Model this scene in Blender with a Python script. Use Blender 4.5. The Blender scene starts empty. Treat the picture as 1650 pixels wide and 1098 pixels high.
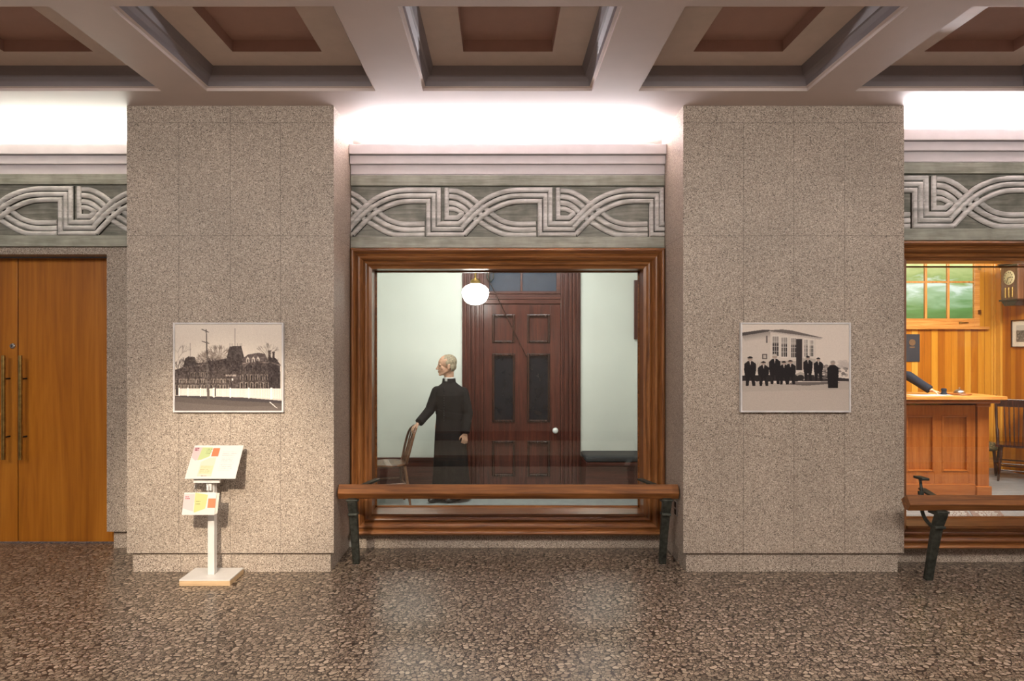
import bpy, bmesh, math, random
import numpy as np
from mathutils import Vector, Matrix
random.seed(7)
PI = math.pi
scn = bpy.context.scene
C = scn.collection

# ------------------------------------------------------------------ camera
cam_d = bpy.data.cameras.new('camera'); cam = bpy.data.objects.new('camera', cam_d); C.objects.link(cam)
cam.location = (0, 0, 1.7); cam.rotation_euler = (PI/2, 0, 0)
cam_d.sensor_width = 36; cam_d.lens = 36*1090/1650; cam_d.shift_x = 20/1650; cam_d.shift_y = 9/1650
cam_d.clip_start = .05
scn.camera = cam
# ------------------------------------------------------------------ world
w = bpy.data.worlds.new('world'); scn.world = w; w.use_nodes = True
bg = w.node_tree.nodes['Background']; bg.inputs[0].default_value = (.93, .95, 1, 1); bg.inputs[1].default_value = .38
vs = scn.view_settings
vs.view_transform = 'Standard'; vs.look = 'None'; vs.gamma = 1; vs.exposure = 0.7; vs.use_curve_mapping = False
# ------------------------------------------------------------------ lights
def area(name, loc, rot, sx, sy, energy, col, spread=180):
    l = bpy.data.lights.new(name, 'AREA'); l.shape = 'RECTANGLE'; l.size = sx; l.size_y = sy
    l.energy = energy; l.color = col; l.spread = math.radians(spread)
    o = bpy.data.objects.new(name, l); C.objects.link(o); o.location = loc; o.rotation_euler = rot
    return o
def spot(name, loc, target, energy, col, ang, blend, r=.03):
    l = bpy.data.lights.new(name, 'SPOT'); l.energy = energy; l.color = col; l.spot_size = math.radians(ang)
    l.spot_blend = blend; l.shadow_soft_size = r
    o = bpy.data.objects.new(name, l); C.objects.link(o); o.location = loc
    o.rotation_euler = (Vector(target)-Vector(loc)).to_track_quat('-Z', 'Y').to_euler()
    return o
# unseen fill lights added under the near side of the hall ceiling
for x in (-4.4, -1.5, 1.5, 4.4):
    area('hall_fill', (x, .9, 3.47), (math.radians(24), 0, 0), .9, .9, 52, (1, .93, .85))
# concealed cove strips above the cornices
area('cove_strip_center', (.067, 5.74, 3.335), (math.radians(222), 0, 0), 2.5, .10, 100, (1, .95, .99))
area('cove_strip_left', (-4.1, 5.74, 3.335), (math.radians(222), 0, 0), 2.5, .10, 100, (.97, 1, .90))
area('cove_strip_right', (4.45, 5.36, 3.335), (math.radians(222), 0, 0), 2.7, .10, 100, (1, .96, 1))
for x in (-3.4, 0, 3.4):   # uplights added out of view by the opposite wall to brighten the ceiling
    area('uplight_fill_behind', (x, -.30, 3.2), (math.radians(165), 0, 0), 2.6, .15, 60, (1, .95, .92))
# accent spot on the sign stand
spot('accent_spot', (-1.45, .45, 2.95), (-2.02, 5.06,   .60), 800, (1, .83, .64), 27, .9, .02)
# unseen fill lights added under the display room ceilings
area('display_fill_center', (.0, 6.5, 3.02), (math.radians(22), 0, 0), 1.9, .5, 37, (.97, 1, .975))
area('display_fill_right', (5.4, 6.6, 3.15), (math.radians(24), 0, 0), 2.2, .7, 145, (1, .95, .84))

# ------------------------------------------------------------------ helpers
def lin(c):
    r = []
    for v in c[:3]:
        v = v/255.
        r.append(v/12.92 if v <= .04045 else ((v+.055)/1.055)**2.4)
    return tuple(r)+(1.,)
def new_mat(name):
    m = bpy.data.materials.new(name); m.use_nodes = True
    nt = m.node_tree; b = nt.nodes['Principled BSDF']
    return m, nt, b
def N(nt, t, **k):
    n = nt.nodes.new(t)
    for a, v in k.items(): setattr(n, a, v)
    return n
def L(nt, a, b): nt.links.new(a, b)
def ramp(nt, fac, stops, interp='LINEAR'):
    r = N(nt, 'ShaderNodeValToRGB'); r.color_ramp.interpolation = interp
    e = r.color_ramp.elements
    while len(e) < len(stops): e.new(.5)
    for i, (p, c) in enumerate(stops):
        e[i].position = p; e[i].color = lin(c)
    L(nt, fac, r.inputs[0]); return r.outputs[0]
def math_n(nt, op, a, b=None, c=None):
    n = N(nt, 'ShaderNodeMath', operation=op)
    for i, v in enumerate((a, b, c)):
        if v is None: continue
        if isinstance(v, (int, float)): n.inputs[i].default_value = v
        else: L(nt, v, n.inputs[i])
    return n.outputs[0]
def mixc(nt, fac, a, b, mode='MIX'):
    n = N(nt, 'ShaderNodeMix', data_type='RGBA', blend_type=mode)
    for i, v in ((0, fac), (6, a), (7, b)):
        if isinstance(v, (int, float)): n.inputs[i].default_value = v
        elif isinstance(v, tuple): n.inputs[i].default_value = v
        else: L(nt, v, n.inputs[i])
    return n.outputs[2]
def coords(nt, scale=(1, 1, 1), loc=(0, 0, 0), rot=(0, 0, 0)):
    t = N(nt, 'ShaderNodeTexCoord'); m = N(nt, 'ShaderNodeMapping')
    m.inputs['Scale'].default_value = scale; m.inputs['Location'].default_value = loc; m.inputs['Rotation'].default_value = rot
    L(nt, t.outputs['Object'], m.inputs[0]); return m.outputs[0]
def noise(nt, vec, scale, detail=3, rough=.5, dist=0):
    n = N(nt, 'ShaderNodeTexNoise'); n.inputs['Scale'].default_value = scale; n.inputs['Detail'].default_value = detail
    n.inputs['Roughness'].default_value = rough; n.inputs['Distortion'].default_value = dist
    L(nt, vec, n.inputs['Vector']); return n.outputs['Fac']
def voro(nt, vec, scale, feature='F1', rnd=1):
    n = N(nt, 'ShaderNodeTexVoronoi'); n.feature = feature; n.inputs['Scale'].default_value = scale
    n.inputs['Randomness'].default_value = rnd; L(nt, vec, n.inputs['Vector']); return n
def bump(nt, b, h, strength=.3, dist=.002):
    n = N(nt, 'ShaderNodeBump'); n.inputs['Strength'].default_value = strength; n.inputs['Distance'].default_value = dist
    L(nt, h, n.inputs['Height']); L(nt, n.outputs[0], b.inputs['Normal'])
def plain(name, c, rough=.5, metal=0, var=.06, nscale=8, spec=.5, bmp=0):
    m, nt, b = new_mat(name)
    n = noise(nt, coords(nt), nscale, 4, .6)
    k = lambda f: tuple(max(0, min(255, v*f)) for v in c)
    L(nt, ramp(nt, n, [(.3, k(1-var)), (.7, k(1+var))]), b.inputs['Base Color'])
    b.inputs['Roughness'].default_value = rough; b.inputs['Metallic'].default_value = metal
    b.inputs['Specular IOR Level'].default_value = spec
    if bmp: bump(nt, b, noise(nt, coords(nt), nscale*12, 3), bmp, .001)
    return m
def emis(name, c, s):
    m, nt, b = new_mat(name)
    b.inputs['Base Color'].default_value = lin(c); b.inputs['Emission Color'].default_value = lin(c); b.inputs['Emission Strength'].default_value = s
    return m
def granite(name, vx=(), hz=(), tone=1.0, faint=()):
    """speckled stone; joints at world x in vx and heights in hz"""
    m, nt, b = new_mat(name)
    v = coords(nt)
    vo = voro(nt, v, 215)
    sep = N(nt, 'ShaderNodeSeparateColor'); L(nt, vo.outputs['Color'], sep.inputs[0])
    k = lambda c: tuple(x*tone for x in c)
    col = ramp(nt, sep.outputs[0], [(0, k((72, 64, 58))), (.10, k((116, 104, 93))), (.24, k((150, 137, 124))), (.60, k((170, 156, 141))), (.84, k((190, 177, 162))), (1, k((214, 203, 188)))])
    big = noise(nt, v, 1.4, 3)
    col = mixc(nt, 1.0, col, ramp(nt, big, [(.3, (232, 232, 232)), (.7, (255, 255, 255))]), 'MULTIPLY')
    sx = N(nt, 'ShaderNodeSeparateXYZ'); L(nt, v, sx.inputs[0])
    acc = None
    def JL(p, lst, ax):
        # the outer joints stop at the top course
        if ax == 0 and len(lst) == 3 and p != lst[1]: return math_n(nt, 'LESS_THAN', sx.outputs[2], hz[0])
        return math_n(nt, 'LESS_THAN', sx.outputs[2], 99.)
    for (lst, ax, wd, st) in ((vx, 0, .0022, .55), (hz, 2, .0022, .55), (faint, 0, .0015, .22)):
        for p in lst:
            s = math_n(nt, 'MULTIPLY', JL(p, lst, ax), math_n(nt, 'MULTIPLY', math_n(nt, 'LESS_THAN', math_n(nt, 'ABSOLUTE', math_n(nt, 'SUBTRACT', sx.outputs[ax], p)), wd), st))
            acc = s if acc is None else math_n(nt, 'MAXIMUM', acc, s)
    if acc is not None: col = mixc(nt, acc, col, lin((62, 52, 46)))
    L(nt, col, b.inputs['Base Color']); b.inputs['Roughness'].default_value = .48
    return m
def wood(name, dark, mid, light, axis='x', rough=.32, scale=1.0, coat=.3):
    m, nt, b = new_mat(name)
    sc = {'x': (1.2, 22, 22), 'y': (22, 1.2, 22), 'z': (22, 22, 1.2)}[axis]
    v = coords(nt, tuple(s*scale for s in sc))
    n1 = noise(nt, v, 1.0, 6, .62, 1.1)
    sc2 = tuple(s*4.5*scale for s in sc)
    n2 = noise(nt, coords(nt, sc2, (3, 5, 7)), 1.0, 3, .5)
    f = math_n(nt, 'ADD', math_n(nt, 'MULTIPLY', n1, .72), math_n(nt, 'MULTIPLY', n2, .28))
    L(nt, ramp(nt, f, [(.33, dark), (.5, mid), (.68, light)]), b.inputs['Base Color'])
    b.inputs['Roughness'].default_value = rough; b.inputs['Coat Weight'].default_value = coat; b.inputs['Coat Roughness'].default_value = .2
    bump(nt, b, f, .12, .002)
    return m
def boards(name, axis=0, width=.092, base=None):
    """varnished vertical matchboards, each with its own tone"""
    m, nt, b = new_mat(name)
    t = N(nt, 'ShaderNodeTexCoord'); s = N(nt, 'ShaderNodeSeparateXYZ'); L(nt, t.outputs['Object'], s.inputs[0])
    u = math_n(nt, 'DIVIDE', s.outputs[axis], width)
    fl = math_n(nt, 'FLOOR', u); fr = math_n(nt, 'FRACT', u)
    wn = N(nt, 'ShaderNodeTexWhiteNoise', noise_dimensions='1D'); L(nt, fl, wn.inputs['W'])
    sc = (20, 20, .9)
    n1 = noise(nt, coords(nt, sc), 1, 5, .6, .8)
    f = math_n(nt, 'ADD', math_n(nt, 'MULTIPLY', wn.outputs['Value'], .55), math_n(nt, 'MULTIPLY', n1, .5))
    col = ramp(nt, f, base or [(.15, (150, 80, 16)), (.42, (190, 120, 30)), (.65, (208, 146, 46)), (.95, (224, 174, 82))])
    g = math_n(nt, 'GREATER_THAN', math_n(nt, 'ABSOLUTE', math_n(nt, 'SUBTRACT', fr, .5)), .47)
    col = mixc(nt, math_n(nt, 'MULTIPLY', g, .6), col, lin((96, 46, 14)))
    L(nt, col, b.inputs['Base Color']); b.inputs['Roughness'].default_value = .3; b.inputs['Coat Weight'].default_value = .4
    bump(nt, b, math_n(nt, 'SUBTRACT', 1.0, g), .4, .004)
    return m

class MB:
    def __init__(s): s.bm = bmesh.new(); s.mi = 0
    def face(s, vs, mi=None):
        try: f = s.bm.faces.new(vs)
        except ValueError: return None
        f.material_index = s.mi if mi is None else mi
        return f
    def poly(s, pts, mi=None): return s.face([s.bm.verts.new(p) for p in pts], mi)
    def box(s, x0, x1, y0, y1, z0, z1, M=None):
        p = [Vector((x, y, z)) for x in (x0, x1) for y in (y0, y1) for z in (z0, z1)]
        if M is not None: p = [M @ q for q in p]
        v = [s.bm.verts.new(q) for q in p]
        for f in ((0, 1, 3, 2), (4, 6, 7, 5), (0, 4, 5, 1), (2, 3, 7, 6), (0, 2, 6, 4), (1, 5, 7, 3)): s.face([v[i] for i in f])
        return s
    def prism(s, pts2, a0, a1, axis='y', M=None):
        def P(p, a):
            q = {'y': (p[0], a, p[1]), 'x': (a, p[0], p[1]), 'z': (p[0], p[1], a)}[axis]
            return (M @ Vector(q)) if M is not None else q
        A = [s.bm.verts.new(P(p, a0)) for p in pts2]; B = [s.bm.verts.new(P(p, a1)) for p in pts2]
        s.face(A); s.face(B[::-1]); n = len(pts2)
        for i in range(n): s.face([A[i], B[i], B[(i+1) % n], A[(i+1) % n]])
        return s
    def tube(s, pts, r, seg=10, closed=False, squash=None):
        pts = [Vector(p) for p in pts]; n = len(pts)
        rs = r if isinstance(r, (list, tuple)) else [r]*n
        rings = []; up = None
        for i in range(n):
            d = (pts[min(i+1, n-1)]-pts[max(i-1, 0)]).normalized() if not closed else (pts[(i+1) % n]-pts[i-1]).normalized()
            if up is None:
                up = Vector((0, 0, 1)) if abs(d.z) < .9 else Vector((0, 1, 0))
            a = d.cross(up).normalized(); up = a.cross(d).normalized()
            ring = []
            for k in range(seg):
                t = 2*PI*k/seg; o = a*math.cos(t)*rs[i] + up*math.sin(t)*rs[i]*(squash or 1)
                ring.append(s.bm.verts.new(pts[i]+o))
            rings.append(ring)
        m = n if closed else n-1
        for i in range(m):
            A, B = rings[i], rings[(i+1) % n]
            for k in range(seg): s.face([A[k], A[(k+1) % seg], B[(k+1) % seg], B[k]])
        if not closed: s.face(rings[0][::-1]); s.face(rings[-1])
        return s
    def lathe(s, prof, c=(0, 0, 0), seg=24, axis='z', M=None):
        rings = []
        for (r, h) in prof:
            ring = []
            for k in range(seg):
                t = 2*PI*k/seg
                q = {'z': (r*math.cos(t), r*math.sin(t), h), 'y': (r*math.cos(t), h, r*math.sin(t)), 'x': (h, r*math.cos(t), r*math.sin(t))}[axis]
                q = Vector(q)+Vector(c)
                if M is not None: q = M @ q
                ring.append(s.bm.verts.new(q))
            rings.append(ring)
        for A, B in zip(rings, rings[1:]):
            for k in range(seg): s.face([A[k], A[(k+1) % seg], B[(k+1) % seg], B[k]])
        s.face(rings[0][::-1]); s.face(rings[-1]); return s
    def ell(s, c, r, M=None, seg=20, ring=12):
        n0 = len(s.bm.verts)
        X = Matrix.Translation(c) @ (M.to_4x4() if M is not None else Matrix.Identity(4)) @ Matrix.Diagonal((r[0], r[1], r[2], 1))
        bmesh.ops.create_uvsphere(s.bm, u_segments=seg, v_segments=ring, radius=1, matrix=X); return s
    def cap(s, a, b, ra, rb, seg=14):
        a = Vector(a); b = Vector(b); d = b-a; l = d.length
        if l < 1e-6: return s
        q = d.to_track_quat('Z', 'Y').to_matrix().to_4x4(); M = Matrix.Translation(a) @ q
        prof = [(max(1e-4, ra*math.cos(t)), ra*math.sin(t)) for t in [-PI/2+PI/2*i/5 for i in range(6)]]
        prof += [(max(1e-4, rb*math.cos(t)), l+rb*math.sin(t)) for t in [PI/2*i/5 for i in range(6)]]
        return s.lathe(prof, seg=seg, M=M)
    def build(s, name, mat, parent=None, bevel=0, smooth=None, kind=None, recalc=True, bseg=2, label=None):
        if recalc: bmesh.ops.recalc_face_normals(s.bm, faces=s.bm.faces)
        me = bpy.data.meshes.new(name); s.bm.to_mesh(me); s.bm.free()
        for m in (mat if isinstance(mat, (list, tuple)) else [mat]): me.materials.append(m)
        if smooth is not None:
            me.polygons.foreach_set('use_smooth', [True]*len(me.polygons))
            if smooth < 180: me.set_sharp_from_angle(angle=math.radians(smooth))
        o = bpy.data.objects.new(name, me); C.objects.link(o)
        if parent is not None: o.parent = parent
        if bevel:
            b = o.modifiers.new('bevel', 'BEVEL'); b.width = bevel; b.segments = bseg; b.limit_method = 'ANGLE'; b.angle_limit = math.radians(40)
        if kind: o['kind'] = kind
        if label: o['label'] = label
        return o
def tag(o, label=None, cat=None, group=None, kind=None):
    if label: o['label'] = label
    if cat: o['category'] = cat
    if group: o['group'] = group
    if kind: o['kind'] = kind
    return o
def empty(name, loc=(0, 0, 0), rz=0):
    o = bpy.data.objects.new(name, None); C.objects.link(o); o.location = loc; o.rotation_euler = (0, 0, rz); o.empty_display_size = .1
    return o
def copy_tree(o, parent=None):
    c = o.copy(); C.objects.link(c); c.parent = parent
    for ch in [q for q in bpy.data.objects if q.parent == o]: copy_tree(ch, c)
    return c

# ------------------------------------------------------------------ materials
M = {}
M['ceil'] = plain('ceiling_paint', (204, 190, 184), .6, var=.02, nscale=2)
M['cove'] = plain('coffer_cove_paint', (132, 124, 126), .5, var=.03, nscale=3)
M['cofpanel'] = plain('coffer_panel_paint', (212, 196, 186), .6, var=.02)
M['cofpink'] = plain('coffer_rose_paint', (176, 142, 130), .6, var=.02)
M['cornice'] = plain('cornice_paint', (210, 205, 208), .45, var=.02)
M['plaster_dim'] = plain('brown_wall_paint', (120, 104, 92), .7, var=.03)
M['plaster'] = plain('wall_paint', (176, 164, 150), .7, var=.03)
M['display_white'] = plain('display_wall_paint', (222, 224, 214), .7, var=.02, nscale=1.5)
def floor_mat():
    m, nt, b = new_mat('terrazzo'); v = coords(nt)
    d = noise(nt, v, 14, 2); vv = N(nt, 'ShaderNodeVectorMath', operation='ADD')
    cx = N(nt, 'ShaderNodeCombineXYZ'); dd = math_n(nt, 'MULTIPLY', d, .05); L(nt, dd, cx.inputs[0]); L(nt, dd, cx.inputs[1])
    L(nt, v, vv.inputs[0]); L(nt, cx.outputs[0], vv.inputs[1]); v2 = vv.outputs[0]
    col = None; stone = None
    for (sc, keep, ed, rmax, lo, hi) in ((88, .12, .10, .62, (92, 80, 69), (136, 121, 104)), (52, .30, .075, .56, (106, 93, 80), (160, 144, 124)), (31, .62, .06, .50, (116, 102, 87), (168, 152, 132))):
        a_ = voro(nt, v2, sc, 'DISTANCE_TO_EDGE'); c_ = voro(nt, v2, sc)
        a_.voronoi_dimensions = '2D'; c_.voronoi_dimensions = '2D'
        s_ = N(nt, 'ShaderNodeSeparateColor'); L(nt, c_.outputs['Color'], s_.inputs[0])
        mk = math_n(nt, 'MULTIPLY', math_n(nt, 'GREATER_THAN', a_.outputs['Distance'], ed), math_n(nt, 'LESS_THAN', c_.outputs['Distance'], rmax))
        own = math_n(nt, 'GREATER_THAN', s_.outputs[1], keep)
        tn = ramp(nt, s_.outputs[0], [(0, lo), (1, hi)])
        if col is None: col = tn; stone = math_n(nt, 'MULTIPLY', mk, own)
        else:
            # a chosen larger cell replaces what lies under it, rim included
            col = mixc(nt, own, col, tn); stone = math_n(nt, 'ADD', math_n(nt, 'MULTIPLY', stone, math_n(nt, 'SUBTRACT', 1.0, own)), math_n(nt, 'MULTIPLY', mk, own))
    tone = col
    mat = ramp(nt, noise(nt, v, 60, 3), [(.3, (38, 31, 28)), (.7, (60, 49, 43))])
    L(nt, mixc(nt, stone, mat, tone), b.inputs['Base Color'])
    rr = ramp(nt, noise(nt, v, 1.3, 3), [(.3, (95, 95, 95)), (.7, (125, 125, 125))])
    b.inputs['Roughness'].default_value = .30
    b.inputs['Specular IOR Level'].default_value = .36
    return m
M['floor'] = floor_mat()
OAK = ((88, 52, 26), (132, 84, 44), (164, 114, 66))
for a in 'xyz': M['oak'+a] = wood('oak_'+a, *OAK, axis=a, scale=1.5)
M['bench'] = wood('bench_oak', (72, 40, 16), (116, 70, 30), (146, 94, 46), 'x', .42, 1.1, .08)
MAH = ((52, 24, 18), (80, 38, 28), (104, 54, 40))
for a in 'xz': M['mah'+a] = wood('mahogany_'+a, *MAH, axis=a, rough=.28)
M['doorwood'] = wood('hall_door_veneer', (140, 80, 12), (168, 102, 20), (186, 120, 34), 'z', .38, .35, .2)
DSK = ((140, 74, 28), (162, 92, 38), (180, 110, 52))
for a in 'xyz': M['desk'+a] = wood('counter_wood_'+a, *DSK, axis=a, rough=.3)
M['boards_x'] = boards('matchboard_back', 0); M['boards_y'] = boards('matchboard_side', 1)
M['pine'] = wood('pine_trim', (170, 104, 44), (204, 140, 70), (226, 172, 100), 'x', .35)
M['pinez'] = wood('pine_trim_z', (170, 104, 44), (204, 140, 70), (226, 172, 100), 'z', .35)
M['iron'] = plain('cast_iron', (66, 68, 62), .5, .6, .25, 30, bmp=.3)
M['brass'] = plain('aged_brass', (168, 140, 84), .3, 1, .15, 25)
M['steel'] = plain('brushed_steel', (190, 190, 192), .3, 1, .04)
M['silver'] = plain('silver_frame_paint', (206, 204, 204), .3)
M['black'] = plain('black_metal', (24, 22, 22), .5)
M['white'] = plain('white_lacquer', (208, 206, 202), .4, var=.01)
M['plywood'] = wood('birch_plywood_edge', (176, 146, 108), (194, 166, 128), (208, 182, 146), 'x', .5, .8, 0)
M['cassock'] = plain('black_wool', (26, 25, 25), .85, var=.2, nscale=60, spec=.2)
M['navy'] = plain('navy_wool', (38, 42, 54), .85, var=.15, nscale=60, spec=.2)
M['collar'] = plain('starched_linen', (232, 230, 226), .6, var=.02)
M['skin'] = plain('skin', (206, 160, 132), .5, var=.09, nscale=26)
M['hair'] = plain('grey_hair', (146, 132, 108), .6, var=.25, nscale=70)
M['shoe'] = plain('black_leather', (22, 20, 20), .3)
M['eyew'] = plain('eye_white', (150, 128, 112), .3, var=.02)
M['darkchair'] = wood('dark_stained_wood', (28, 15, 12), (52, 28, 20), (78, 44, 32), 'z', .25)
M['brownchair'] = wood('brown_bentwood', (62, 36, 22), (104, 66, 42), (140, 98, 66), 'z', .35)
M['cushion'] = plain('charcoal_cushion', (44, 46, 48), .8, var=.1)
M['grey_floor'] = wood('grey_floor_boards', (106, 110, 116), (130, 134, 140), (150, 154, 160), 'x', .45, .6, .05)
M['glass_dark'] = plain('dark_window_glass', (26, 32, 38), .06, var=.1)
M['porcelain'] = plain('white_porcelain', (230, 230, 226), .15, var=.01)
M['globe'] = emis('lit_opal_glass', (255, 252, 244), 9)
M['paper'] = plain('paper', (228, 224, 212), .7, var=.02)
def streaky(name, a, b_, c, rough=.45):
    m, nt, b = new_mat(name)
    n1 = noise(nt, coords(nt, (3, 40, 40)), 1, 5, .6, .6); n2 = noise(nt, coords(nt), 9, 4)
    f = math_n(nt, 'ADD', math_n(nt, 'MULTIPLY', n1, .6), math_n(nt, 'MULTIPLY', n2, .4))
    L(nt, ramp(nt, f, [(.36, a), (.5, b_), (.64, c)]), b.inputs['Base Color']); b.inputs['Roughness'].default_value = rough
    bump(nt, b, f, .25, .003); return m
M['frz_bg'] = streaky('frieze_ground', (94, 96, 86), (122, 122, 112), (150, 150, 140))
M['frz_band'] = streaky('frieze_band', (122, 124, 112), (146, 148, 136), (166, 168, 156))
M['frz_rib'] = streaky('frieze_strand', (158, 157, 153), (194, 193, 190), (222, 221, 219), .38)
M['frz_rib_edge'] = plain('frieze_rib_edge_dark', (66, 64, 58), .7)  # darker tone for the outer edge faces of each frieze rib
def glass_mat():
    m = bpy.data.materials.new('clear_glass'); m.use_nodes = True; nt = m.node_tree; nt.nodes.clear()
    o = N(nt, 'ShaderNodeOutputMaterial'); t = N(nt, 'ShaderNodeBsdfTransparent'); g = N(nt, 'ShaderNodeBsdfGlossy'); mx = N(nt, 'ShaderNodeMixShader')
    t.inputs[0].default_value = (.97, .985, .98, 1); g.inputs['Roughness'].default_value = .0
    f = N(nt, 'ShaderNodeFresnel'); f.inputs[0].default_value = 1.52
    L(nt, math_n(nt, 'MULTIPLY', f.outputs[0], 1.9), mx.inputs[0]); L(nt, t.outputs[0], mx.inputs[1]); L(nt, g.outputs[0], mx.inputs[2]); L(nt, mx.outputs[0], o.inputs[0])
    return m
M['glass'] = glass_mat()
def frosted_view():
    m, nt, b = new_mat('frosted_daylit_pane'); b.inputs['Base Color'].default_value = (.02, .03, .02, 1)
    s = N(nt, 'ShaderNodeTexCoord'); sp = N(nt, 'ShaderNodeSeparateXYZ'); L(nt, s.outputs['Object'], sp.inputs[0])
    n = noise(nt, coords(nt, (1.6, 1, 7)), 1.3, 4, .55, .5)
    f = math_n(nt, 'ADD', math_n(nt, 'MULTIPLY', math_n(nt, 'SUBTRACT', sp.outputs[2], 2.05), .95), math_n(nt, 'MULTIPLY', n, .55))
    c = ramp(nt, f, [(.12, (62, 96, 34)), (.42, (88, 132, 66)), (.62, (150, 178, 140)), (.72, (214, 224, 214)), (.82, (140, 160, 90)), (1, (190, 196, 130))])
    L(nt, c, b.inputs['Emission Color']); b.inputs['Emission Strength'].default_value = 1.0; b.inputs['Roughness'].default_value = .35
    return m
M['frosted'] = frosted_view()

# ------------------------------------------------------------------ setting: shell of the hall
CZ = 3.50
P1 = (-2.790, -1.240); P2 = (1.374, 3.027)
PF = 5.06
XL, XR = -6.2, 7.4
mb = MB(); mb.box(-14, 14, -.6, 5.9, -.12, 0); mb.box(XL, 9.2, 5.9, 9.6, -.12, 0); mb.build('floor', M['floor'], kind='structure')
# ceiling with coffers
def build_ceiling():
    W = 1.19; xc = [-6.02, -4.50, -2.98, -1.47, .055, 1.575, 3.10, 4.62, 6.14]; rows = [.28, 1.93, 3.58]
    mb = MB()
    xs = [XL-.6]; 
    for c in xc: xs += [c-W/2, c+W/2]
    xs.append(XR)
    ys = [-.6]
    for r in rows: ys += [r, r+W]
    ys.append(6.06)
    for i in range(len(xs)-1):
        for j in range(len(ys)-1):
            if i % 2 == 1 and j % 2 == 1: continue
            mb.poly([(xs[i], ys[j], CZ), (xs[i], ys[j+1], CZ), (xs[i+1], ys[j+1], CZ), (xs[i+1], ys[j], CZ)])
    mb.box(xs[0], xs[-1], ys[0], ys[-1], 3.80, 3.9)
    ceil = mb.build('ceiling', M['ceil'], kind='structure', recalc=False)
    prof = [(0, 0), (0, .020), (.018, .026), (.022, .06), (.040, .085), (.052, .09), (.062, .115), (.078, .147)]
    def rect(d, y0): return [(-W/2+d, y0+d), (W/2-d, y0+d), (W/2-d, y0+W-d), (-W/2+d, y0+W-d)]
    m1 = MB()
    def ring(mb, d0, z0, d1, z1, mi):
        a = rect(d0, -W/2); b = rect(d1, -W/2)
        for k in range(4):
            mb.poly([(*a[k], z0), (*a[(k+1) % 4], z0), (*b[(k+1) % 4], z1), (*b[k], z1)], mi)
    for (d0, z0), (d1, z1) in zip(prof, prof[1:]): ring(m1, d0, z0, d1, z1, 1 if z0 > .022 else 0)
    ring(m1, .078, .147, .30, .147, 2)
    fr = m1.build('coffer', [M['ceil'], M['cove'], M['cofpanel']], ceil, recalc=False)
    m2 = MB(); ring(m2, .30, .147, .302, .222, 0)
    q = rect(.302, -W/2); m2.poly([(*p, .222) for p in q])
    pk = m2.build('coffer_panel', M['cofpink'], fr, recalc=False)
    first = True
    for r in rows:
        for c in xc:
            if first: o = fr; first = False
            else:
                o = fr.copy(); C.objects.link(o); o.parent = ceil
                p = pk.copy(); C.objects.link(p); p.parent = o
            o.location = (c, r+W/2, CZ)
build_ceiling()

# piers
def px2x(px, Y): return (px-805)*Y/1090
def px2z(py, Y): return 1.7-(py-558)*Y/1090
def pier(name, x0, x1, vx, faint, back):
    m = granite('granite_'+name, vx, (px2z(198, PF), px2z(380, PF)), 1, faint)
    mb = MB(); mb.box(x0, x1, PF, back, .149, CZ)
    o = mb.build(name, m, kind='structure', bevel=.003)
    mb = MB(); mb.box(x0+.03, x1-.03, PF+.03, back, 0, .149)
    mb.build(name.replace('wall_', 'plinth_'), m, o)
    return o
pier('wall_pier_left', P1[0], P1[1], [px2x(p, PF) for p in (288, 371, 452)], [px2x(p, PF) for p in (244, 496)], 5.72)
pier('wall_pier_right', P2[0], P2[1], [px2x(p, PF) for p in (1198, 1279, 1361)], [px2x(p, PF) for p in (1154, 1405)], 5.72)
M['granite'] = granite('granite_plinth', (px2x(787, 5.7), px2x(1015, 5.7)), ())
M['granite2'] = granite('granite_jamb', (), (px2z(626, 5.65),))
# opposite hall wall and base
MB().box(-14, 14, -.6, -.5, 0, CZ).build('wall_behind', M['plaster_dim'], kind='structure')
MB().box(-14, 14, -.5, -.46, 0, .17).build('baseboard_behind', M['mahx'], kind='structure')
# solid header walls above the openings, trough backs
def header(name, x0, x1, Y, zb, mat=None):
    """Y = plane of the frieze ground"""
    mb = MB(); mb.box(x0, x1, Y+.045, Y+.35, zb, 3.2); mb.box(x0, x1, Y+.35, Y+.40, zb, 3.56)
    return mb.build(name, mat or M['ceil'], kind='structure')
header('wall_header_center', P1[1], P2[0], 5.65, 2.42)
header('wall_header_left', XL, P1[0], 5.65, 2.47)
header('wall_header_right', P2[1], XR, 5.26, 2.42)

# cornices
def cornice(name, x0, x1, dY, label):
    r = empty(name, ((x0+x1)/2, 5.60+dY, 3.13)); cx = (x0+x1)/2; l = x1-x0
    for (yf, za, zb) in ((5.56, 3.281, 3.363), (5.59, 3.208, 3.277), (5.62, 3.128, 3.204)):
        MB().box(-l/2, l/2, yf-5.60, .078, za-3.13, zb-3.13).build('cornice_band', M['cornice'], r, bevel=.003)
    MB().box(-l/2, l/2, .03, .076, 3.12-3.13, 3.285-3.13).build('cornice_backing', M['cornice'], r)
    tag(r, label, 'cornice', 'stepped cornices above the bays')
cornice('stepped_cornice', P1[1]+.002, P2[0]-.002, 0, 'stepped lilac-grey painted cornice between the two granite piers')
cornice('stepped_cornice', XL, P1[0]-.002, 0, 'stepped lilac-grey painted cornice above the wooden double doors')
cornice('stepped_cornice', P2[1]+.002, XR, -.38, 'stepped lilac-grey painted cornice above the ticket office window')

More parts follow.
